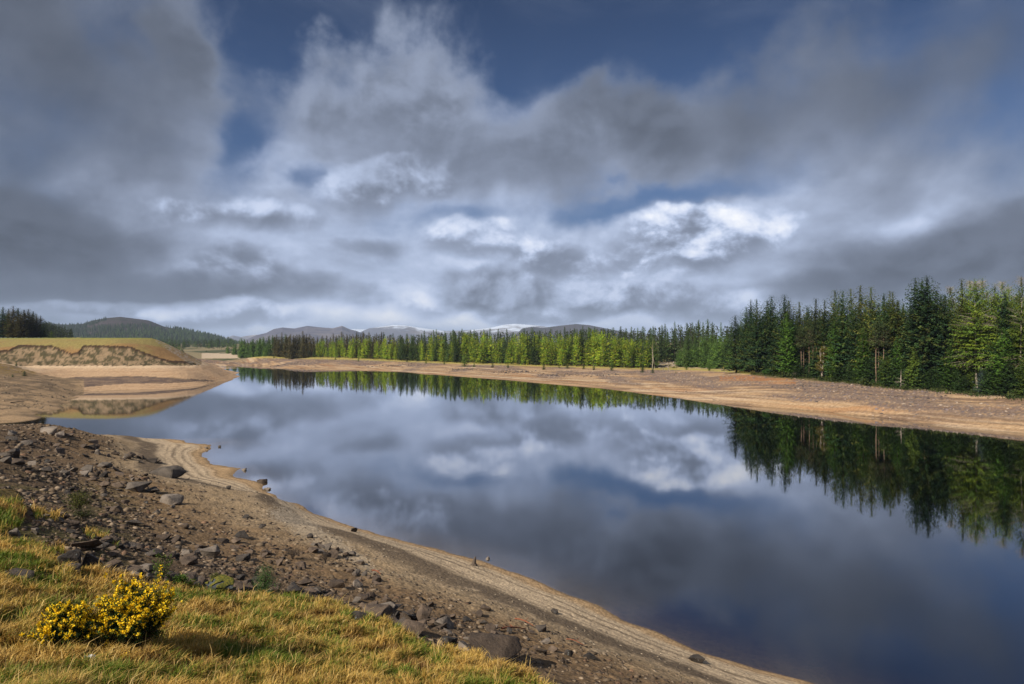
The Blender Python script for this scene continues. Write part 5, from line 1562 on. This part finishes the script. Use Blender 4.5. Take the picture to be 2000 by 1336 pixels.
CLUMPS = [(1560, 753, 40, 2.4), (1795, 777, 45, 2.6), (1000, 727, 40, 5), (905, 722, 30, 5), (770, 714, 50, 7), (1085, 733, 40, 6), (1180, 733, 50, 5), (1650, 757, 50, 3), (560, 712, 40, 6)]
def pick_clump(rng, n, smin, smax):
    X, Y = [], []
    for px, py, hw, hd in CLUMPS:
        p = hit(px, py, 60); k = n // len(CLUMPS); w = hw / F * p.y
        X.append(p.x + rng.normal(size=k) * w * .55); Y.append(p.y + rng.normal(size=k) * hd)
    X, Y = np.concatenate(X), np.concatenate(Y)
    return X, Y, (smin + (smax - smin) * rng.rand(len(X)) ** 2.5) * np.clip(Y / 170, .8, 1.8)
stones('dark_stones', 1500, pick_clump, 0.22, 0.85, lambda rng, X, Y, z, S: np.array([(0.075, 0.058, 0.052), (0.11, 0.085, 0.07), (0.05, 0.04, 0.038)])[rng.choice(3, len(X))] * rng.uniform(0.7, 1.3, (len(X), 1)), 12)


def pick_left(rng, n, smin, smax):
    px = rng.uniform(-200, 160, n * 4); D = np.exp(rng.uniform(math.log(112), math.log(200), n * 4))
    x, y = (px - 1000) / F * D, D; z = ground(x, y)
    ok = (z > 0.3) & (rng.rand(n * 4) < sstep(-0.2, 0.4, fbm(x * 0.1, y * 0.1, 3)))
    x, y = x[ok][:n], y[ok][:n]
    return x, y, smin + (smax - smin) * rng.rand(len(x)) ** 3


stones('rubble', 1500, pick_left, 0.2, 0.9, lambda rng, X, Y, z, S: np.array([(0.15, 0.11, 0.075), (0.22, 0.16, 0.10), (0.09, 0.07, 0.05)])[rng.choice(3, len(X))] * rng.uniform(0.7, 1.2, (len(X), 1)), 3)

# felled wood in the clearing
rng = np.random.RandomState(8); g = Geo()
for _ in range(260):
    px = rng.uniform(1284, 1400); D = np.interp(px, *F_EDGE) + rng.uniform(0, 45); X, Y = at(px, D); z = float(ground(X, Y)) + 0.15
    a = rng.uniform(0, 3.14); l = rng.uniform(0.8, 3.2); d = np.array([math.cos(a) * l, math.sin(a) * l, rng.uniform(-.2, .5)])
    p0 = np.array([X, Y, z])
    g.add(*tube([p0, p0 + d * .5, p0 + d], np.array([.14, .12, .06]), 5))
tag(link('felled_debris', g.mesh('felled_debris'), [m_pale]), kind='stuff')

# ------------------------------------------------------------------ grass
m_grass, nt, b = new_mat('grass')
c = attr(nt)
nt.links.new(c, b.inputs['Base Color']); b.inputs['Roughness'].default_value = 0.6; b.inputs['Specular IOR Level'].default_value = 0.25
t = nt.nodes.new('ShaderNodeBsdfTranslucent'); nt.links.new(c, t.inputs['Color'])
mx = nt.nodes.new('ShaderNodeMixShader'); mx.inputs[0].default_value = 0.35
nt.links.new(b.outputs[0], mx.inputs[1]); nt.links.new(t.outputs[0], mx.inputs[2])
nt.links.new(mx.outputs[0], nt.nodes['Material Output'].inputs['Surface'])


def grass(name, n, d0, d1, az0, az1, seed, hscale=1.0, maskf=None):
    rng = np.random.RandomState(seed)
    k = int(n * 3)
    az = rng.uniform(az0, az1, k); d = np.exp(rng.uniform(math.log(d0), math.log(d1), k))
    X, Y = d * np.sin(az), d * np.cos(az)
    # gather into tufts
    tx, ty = perlin(X * 2.4, Y * 2.4 + 7), perlin(X * 2.4 + 31, Y * 2.4)
    X = X + tx * 0.34; Y = Y + ty * 0.34
    w = (mask_at(MG, X, Y) > 0.5) if maskf is None else maskf(rng, X, Y)
    thin = rng.rand(k) < 0.35 + 0.65 * sstep(-0.3, 0.2, fbm(X * 1.3 + 3, Y * 1.3, 3))
    ok = w & thin
    X, Y = X[ok][:n], Y[ok][:n]; n = len(X)
    z = ground(X, Y)
    tone = fbm(X * 0.55, Y * 0.55 + 12, 4) + 0.35 * fbm(X * 2.2, Y * 2.2, 3) + rng.normal(size=n) * 0.16
    dark = fbm(X * 0.7 + 50, Y * 0.7, 4)
    c = np.zeros((n, 3)); c[:] = (0.50, 0.31, 0.07)
    c = lerp3(c, (0.58, 0.39, 0.12), sstep(0.1, 0.5, rng.rand(n) - 0.35))
    c = lerp3(c, (0.125, 0.175, 0.016), sstep(-0.10, 0.22, tone))
    c = lerp3(c, (0.17, 0.085, 0.025), sstep(0.14, 0.38, dark + rng.normal(size=n) * 0.08) * 0.9)
    c *= rng.uniform(0.7, 1.25, (n, 1))
    hgt = (0.10 + 0.16 * rng.rand(n)) * (1 - 0.35 * sstep(0.2, 0.5, dark)) * (0.60 + 0.8 * sstep(-0.4, 0.4, fbm(X * 1.9 - 5, Y * 1.9, 3))) * hscale
    stalk = rng.rand(n) < 0.010; hgt = np.where(stalk, hgt * 1.75, hgt); c[stalk] = np.array((0.52, 0.36, 0.13)) * rng.uniform(.7, 1.2, (stalk.sum(), 1))
    # lean: a wind direction that drifts, plus chance
    la = 0.5 + 2.2 * fbm(X * 1.1, Y * 1.1, 2) + rng.normal(size=n) * 1.5
    lean = rng.uniform(0.10, 1.0, n)
    dx, dy = np.cos(la) * lean, np.sin(la) * lean
    wd = rng.uniform(0.0045, 0.0095, n) * np.clip(d[ok][:n] / 12, 0.8, 1.6)
    sa = rng.uniform(0, 6.28, n); sx, sy = np.cos(sa) * wd, np.sin(sa) * wd
    P0 = np.stack([X, Y, z - 0.02], 1)
    P1 = P0 + np.stack([dx * hgt * 0.35, dy * hgt * 0.35, hgt * 0.62], 1)
    P2 = P0 + np.stack([dx * hgt, dy * hgt, hgt * (1.0 - 0.28 * lean)], 1)
    S = np.stack([sx, sy, np.zeros(n)], 1)
    V = np.stack([P0 - S, P0 + S, P1 + S * 0.75, P1 - S * 0.75, P2], 1).reshape(-1, 3)
    i = np.arange(n)[:, None] * 5
    q = np.concatenate([i, i + 1, i + 2, i + 3], 1); tr_ = np.concatenate([i + 3, i + 2, i + 4], 1)
    o = link(name, mesh_np(name, V, [tr_, q], col=np.repeat(c, 5, axis=0)), [m_grass]); tag(o, kind='stuff')
    return o


grass('grass', 330000, 7.5, 24, R(-42), R(14), 21)
LP = [([(-300, 960), (-10, 965), (30, 968), (52, 1000), (42, 1030), (0, 1045), (-300, 1050)], 1.0), ([(60, 990), (118, 1000), (125, 1018), (70, 1016)], .6), ([(45, 1058), (120, 1062), (130, 1082), (70, 1085)], .8),
      ([(165, 1038), (215, 1042), (210, 1056), (170, 1052)], .6), ([(196, 1000), (216, 1008), (200, 1016)], .5), ([(215, 1060), (240, 1062), (230, 1072)], .5), ([(120, 975), (190, 980), (190, 1000), (130, 1000)], .25)]
def left_patches(rng, X, Y):
    px, py = pix(X, Y, ground(X, Y)); w = np.zeros(len(X), bool)
    for poly, dn in LP: w |= inside(poly, px + 6 * fbm(X, Y, 3), py + 4 * fbm(X + 9, Y, 3)) & (rng.rand(len(X)) < dn)
    return w & (Y < 32)
grass('rough_grass', 26000, 14, 30, R(-42), R(-28), 22, 1.15, left_patches)

# ------------------------------------------------------------------ gorse
def gorse(label, px, py, wpx, hpx, seed, nsh, nfl):
    p = hit(px, py); rng = np.random.RandomState(seed)
    W, Hh = wpx / F * p.y, hpx / F * p.y
    root = bpy.data.objects.new('gorse_bush', None); COL.objects.link(root)
    root.location = (p.x, p.y + W * 0.15, p.z - 0.08)
    tag(root, label, 'gorse bush', 'gorse in flower on the turf')
    # main stems fan out from the foot; brown and bare low down
    g = Geo(); tips = []; ends = []
    for s in range(46):
        a = rng.uniform(0, 6.28); rr = math.sqrt(rng.rand())
        e = np.array([math.cos(a) * rr * W * 0.46, math.sin(a) * rr * W * 0.46, Hh * (0.98 - 0.58 * rr ** 1.6) * rng.uniform(0.90, 1.02)])
        c0 = np.array([e[0] * 0.12, e[1] * 0.12, 0.0])
        m1 = c0 * .6 + e * [0.4, 0.4, 0.30]; m2 = e * [0.78, 0.78, 0.68] + rng.normal(size=3) * 0.02
        pts = np.array([c0, m1, m2, e])
        g.add(*tube(pts, np.array([.016, .011, .007, .003]), 5), (1, 1, 1)); ends.append(pts)
        for b_ in range(10):
            t = rng.uniform(0.3, 0.95)
            q = pts[1] + (pts[2] - pts[1]) * t if rng.rand() < .5 else pts[2] + (pts[3] - pts[2]) * t
            d = rng.normal(size=3) * 0.5 + np.array([e[0] / W, e[1] / W, 0.75]); d *= rng.uniform(0.10, 0.24) * Hh
            g.add(*tube([q, q + d * .5, q + d], np.array([.005, .004, .002]), 4)); tips.append((q, q + d))
    for s in range(60):        # dead twigs at the foot
        a = rng.uniform(3.4, 6.0); q = np.array([math.cos(a) * W * 0.15, math.sin(a) * W * 0.3 - 0.02, rng.uniform(0.05, 0.30) * Hh])
        d = np.array([rng.normal() * .5, -rng.rand() * .5, rng.normal() * .35]) * 0.32 * Hh
        g.add(*tube([q, q + d * .5 + [0, 0, .02], q + d], np.array([.006, .005, .002]), 4))
    m_st = bark_mat('gorse_stem', (0.16, 0.09, 0.045), (0.09, 0.05, 0.03))
    link('stems', g.mesh('stems', True), [m_st], root)
    for q in ends: tips.append((q[2], q[3])); tips.append((q[1] * .5 + q[2] * .5, q[3]))
    A = np.array([t_[0] for t_ in tips]); B_ = np.array([t_[1] for t_ in tips])
    n = nsh; i = rng.randint(len(tips), size=n); s = rng.uniform(0.05, 1.05, n)[:, None]
    P = A[i] * (1 - s) + B_[i] * s + rng.normal(size=(n, 3)) * 0.012
    low = P[:, 2] / Hh
    keep = (rng.rand(n) < sstep(0.18, 0.42, low + 0.10 * np.abs(P[:, 0]) / W + (P[:, 1] > 0) * .15))
    P, i = P[keep], i[keep]; n = len(P)
    d = (B_[i] - A[i]); d /= np.linalg.norm(d, axis=1)[:, None] + 1e-9
    d = d * 0.7 + rng.normal(size=(n, 3)) * 0.6
    v, f = blades(P, d, rng.uniform(0.03, 0.07, n), rng.uniform(0.009, 0.017, n), rng)
    c = np.array([(0.030, 0.055, 0.016), (0.045, 0.075, 0.018), (0.022, 0.04, 0.016)])[rng.randint(3, size=n)] * rng.uniform(.8, 1.25, (n, 1))
    gg = Geo(); gg.add(v, f, np.repeat(c, 4, axis=0)); link('foliage', gg.mesh('foliage'), [m_leaf], root)
    # blossom: clusters towards the ends of the upper shoots
    n = nfl; i = rng.randint(len(tips), size=n * 3); s = rng.uniform(0.45, 1.08, n * 3)[:, None]
    P = A[i] * (1 - s) + B_[i] * s
    rad = np.hypot(P[:, 0], P[:, 1]) / (W * .5); out = P[:, 2] / Hh + 0.45 * rad ** 2
    P = P[rng.rand(n * 3) < sstep(0.62, 1.0, out + 0.10 * rng.normal(size=n * 3))][:n]; n = len(P)
    P = P + np.stack([P[:, 0] / W * .06, P[:, 1] / W * .06, np.full(n, .02)], 1)
    P = np.repeat(P, 6, axis=0) + rng.normal(size=(n * 6, 3)) * 0.013
    v, f = blades(P, rng.normal(size=P.shape) + np.array([0, -0.2, 0.5]), rng.uniform(0.024, 0.040, len(P)), rng.uniform(0.020, 0.032, len(P)), rng)
    c = np.array([(0.92, 0.62, 0.012), (0.88, 0.54, 0.01), (0.95, 0.70, 0.04)])[rng.randint(3, size=len(P))]
    gg = Geo(); gg.add(v, f, np.repeat(c, 4, axis=0)); link('blossom', gg.mesh('blossom'), [m_petal], root)


m_petal, nt, b = new_mat('petal')
c = attr(nt); nt.links.new(c, b.inputs['Base Color']); b.inputs['Roughness'].default_value = 0.6
t = nt.nodes.new('ShaderNodeBsdfTranslucent'); nt.links.new(c, t.inputs['Color'])
mx = nt.nodes.new('ShaderNodeMixShader'); mx.inputs[0].default_value = 0.3
nt.links.new(b.outputs[0], mx.inputs[1]); nt.links.new(t.outputs[0], mx.inputs[2])
nt.links.new(mx.outputs[0], nt.nodes['Material Output'].inputs['Surface'])
gorse('large rounded gorse bush covered in yellow flowers with bare brown stems below', 254, 1276, 138, 146, 1, 30000, 1250)
gorse('smaller low gorse bush with yellow flowers left of the large one', 122, 1268, 104, 90, 2, 19000, 640)

# ------------------------------------------------------------------ young plants among the rocks
def shrub_at(name, cat, label, px, py, wpx, hpx, cols, seed, **kw):
    p = hit(px, py)
    return broadleaf(name, cat, label, p.x, p.y, hpx / F * p.y, wpx / F * p.y, cols, seed, **kw)
shrub_at('sapling', 'sapling', 'spindly light green rowan sapling among the rocks behind the gorse', 318, 1143, 60, 72, [(0.055, 0.085, 0.015), (0.08, 0.10, 0.02)], 51, n=520, leaf=0.055, stems=4, zlo=0.3)
shrub_at('sapling', 'sapling', 'darker leafy sapling at the grass edge right of the rowan', 354, 1151, 46, 30, [(0.045, 0.085, 0.012), (0.06, 0.10, 0.015)], 52, n=650, leaf=0.05, stems=6)
shrub_at('shrub', 'shrub', 'wispy yellow-green willow shrub on the dark left slope', 158, 1003, 66, 44, [(0.10, 0.10, 0.025), (0.075, 0.085, 0.02)], 53, n=1500, leaf=0.06, stems=9, zlo=0.1)
shrub_at('shrub', 'shrub', 'small olive shrub under the wispy willow shrub', 165, 1018, 46, 22, [(0.05, 0.055, 0.018)], 54, n=600, leaf=0.06, stems=7)
shrub_at('shrub', 'shrub', 'small leafy shrub sprouting by the mossy boulder', 420, 1138, 26, 22, [(0.09, 0.10, 0.015)], 55, n=300, leaf=0.04, stems=5)
shrub_at('brushwood', 'brushwood', 'leafless dark brushwood in a hollow above the stone heap', 572, 1092, 60, 24, [(0.04, 0.028, 0.018)], 56, n=500, leaf=0.05, stems=12, lw=0.25)
shrub_at('brushwood', 'brushwood', 'leafless dark twigs at the left end of the stone heap', 636, 1100, 40, 26, [(0.035, 0.022, 0.016)], 57, n=260, leaf=0.06, stems=9, lw=0.2)
p = hit(520, 1166)
PROTO['baby spruce'] = []
proto('baby spruce', 1.0, 1, 0.02, m_bark, 300, Rm=0.52, base=0.02, colours=[(0.030, 0.062, 0.016), (0.045, 0.085, 0.02)], droop=0.05, step=0.055, per=8, spray=0.085, dens=1.25, cw=0.34)
o = plant('baby spruce', p.x, p.y, 58 / F * p.y, 'young_spruce', 'spruce', sx=1.12, i=0)
o.location.z += 0.02
o['label'] = 'bushy baby spruce growing at the grass edge right of the mossy boulder'

# ------------------------------------------------------------------ small finds
def stick(label, x0, y0, x1, y1, r, mat, name='stick', cat='stick', group=None):
    a, b_ = hit(x0, y0), hit(x1, y1)
    A, B_ = np.array(a) + [0, 0, r + .05], np.array(b_) + [0, 0, r + .05]
    m = (A + B_) / 2 + [0.02, 0, .05]
    v, f = tube([A, A * .6 + m * .4 + [0, 0, .02], m, B_], np.array([r, r * .9, r * .8, r * .4]), 7)
    g = Geo(); g.add(v, f); c = (A - m); s_ = m + np.cross(c / np.linalg.norm(c), [0, 0, 1]) * 0.25
    g.add(*tube([m, (m + s_) / 2, s_ + [0, 0, .06]], np.array([r * .5, r * .4, r * .2]), 5))
    tag(link(name, g.mesh(name, True), [mat]), label, cat, group)
m_red = bark_mat('red_wood', (0.22, 0.075, 0.035), (0.13, 0.05, 0.03))
stick('long rusty red stick lying straight in the lower shingle', 980, 1231, 1028, 1233, .035, m_red, group='red sticks on the shingle')
stick('rusty red stick slanting above the straight one', 1006, 1212, 1042, 1226, .03, m_red, group='red sticks on the shingle')
stick('short rusty red stick by the stone heap', 728, 1117, 744, 1124, .04, m_red, group='red sticks on the shingle')
stick('short reddish stick lying across the largest flat slab', 962, 1292, 978, 1274, .02, m_red, group='red sticks on the shingle')
stick('thin reddish branch among the lower right stones', 1106, 1252, 1140, 1264, .02, m_red, group='red sticks on the shingle')
stick('bleached branch lying on the brown left point', 22, 789, 48, 786, .12, m_bark)
# driftwood stump with roots
p = hit(926, 1104); rng = np.random.RandomState(4); g = Geo(); s = 1 / F * p.y
g.add(*tube(np.array([[0, 0, -.1], [0.0, 0, 6 * s], [1.5 * s, 0, 13 * s], [3 * s, 0, 18 * s]]), np.array([6 * s, 4 * s, 2.6 * s, .6 * s]), 9))
for k in range(6):
    a = k * 1.05; d = np.array([math.cos(a), math.sin(a), 0]) * 9 * s
    g.add(*tube(np.array([[0, 0, 4 * s], d * .5 + [0, 0, 3 * s], d + [0, 0, -.06]]), np.array([2 * s, 1.4 * s, .5 * s]), 6))
o = link('driftwood_stump', g.mesh('driftwood_stump', True), [m_bark]); o.location = p
tag(o, 'grey driftwood stump with a jagged point on the shingle near the water', 'stump')
# litter in the grass
def litter(label, px, py, wpx, col, seed):
    p = hit(px, py); w = wpx / F * p.y; rng = np.random.RandomState(seed)
    bm = bmesh.new(); bmesh.ops.create_grid(bm, x_segments=7, y_segments=6, size=w * .5)
    for v in bm.verts: v.co.z += 0.10 * w * math.sin(v.co.x / w * 9 + seed) + rng.normal() * 0.07 * w + abs(v.co.y) * .4; v.co.x += rng.normal() * .05 * w; v.co.y *= .8
    me = bpy.data.meshes.new('litter'); bm.to_mesh(me); bm.free()
    m, nt, b = new_mat('litter'); b.inputs['Roughness'].default_value = .45
    n = E(nt, noise(nt, objco(nt), 40, 4).outputs['Fac']); nt.links.new(mixc(nt, n.smooth(.4, .6), col, tuple(c_ * .75 for c_ in col)), b.inputs['Base Color'])
    o = link('litter', me, [m]); o.location = p + Vector((0, 0, .16)); o.rotation_euler = (.5, .1, .7)
    mod = o.modifiers.new('thickness', 'SOLIDIFY'); mod.thickness = 0.003
    tag(o, label, 'litter')
litter('crumpled white scrap of plastic in the grass below the gorse', 178, 1308, 18, (0.75, 0.77, 0.80), 1)
litter('small pale scrap in the grass at the foot of the large gorse', 247, 1270, 9, (0.6, 0.62, 0.6), 2)
# bright moss cushions
def cushion(label, px, py, wpx):
    p = hit(px, py); w = wpx / F * p.y
    bm = bmesh.new(); bmesh.ops.create_icosphere(bm, subdivisions=4, radius=1)
    v = np.array([x.co for x in bm.verts]); d = fbm(v[:, 0] * 2 + px, v[:, 1] * 2 + v[:, 2], 4)
    for x, dd in zip(bm.verts, d): x.co = Vector((x.co.x * w * .5, x.co.y * w * .42, x.co.z * w * .28)) * (1 + .35 * dd)
    me = bpy.data.meshes.new('moss_cushion'); bm.to_mesh(me); bm.free()
    for q in me.polygons: q.use_smooth = True
    m, nt, b = new_mat('yellow_moss'); n = E(nt, noise(nt, objco(nt), 25, 5, .65).outputs['Fac'])
    nt.links.new(mixc(nt, n.smooth(.35, .65), (0.40, 0.32, 0.012), (0.16, 0.15, 0.012)), b.inputs['Base Color']); bump(nt, b, n, 1, .02)
    o = link('moss_cushion', me, [m]); o.location = p + Vector((0, 0, w * .08)); tag(o, label, 'moss', 'yellow moss at the grass edge')
cushion('bright yellow moss cushion at the grass edge beside the dark log-like rock', 793, 1253, 14)
cushion('small yellow moss cushion lower down the grass edge', 838, 1272, 11)

# ------------------------------------------------------------------ haze
def haze():
    m = bpy.data.materials.new('haze'); m.use_nodes = True; nt = m.node_tree
    for n in list(nt.nodes): nt.nodes.remove(n)
    out = nt.nodes.new('ShaderNodeOutputMaterial'); v = nt.nodes.new('ShaderNodeVolumePrincipled')
    v.inputs['Color'].default_value = (0.55, 0.68, 0.92, 1); v.inputs['Density'].default_value = HAZE; v.inputs['Anisotropy'].default_value = 0.0
    nt.links.new(v.outputs[0], out.inputs['Volume'])
    bm = bmesh.new(); bmesh.ops.create_cube(bm, size=1)
    for q in bm.verts: q.co = Vector((q.co.x * 32000, q.co.y * 30500 + 14500, (q.co.z + 0.5) * 475 - 40))
    me = bpy.data.meshes.new('haze'); bm.to_mesh(me); bm.free()
    tag(link('haze', me, [m]), kind='stuff')
HAZE = 6.5e-5
haze()
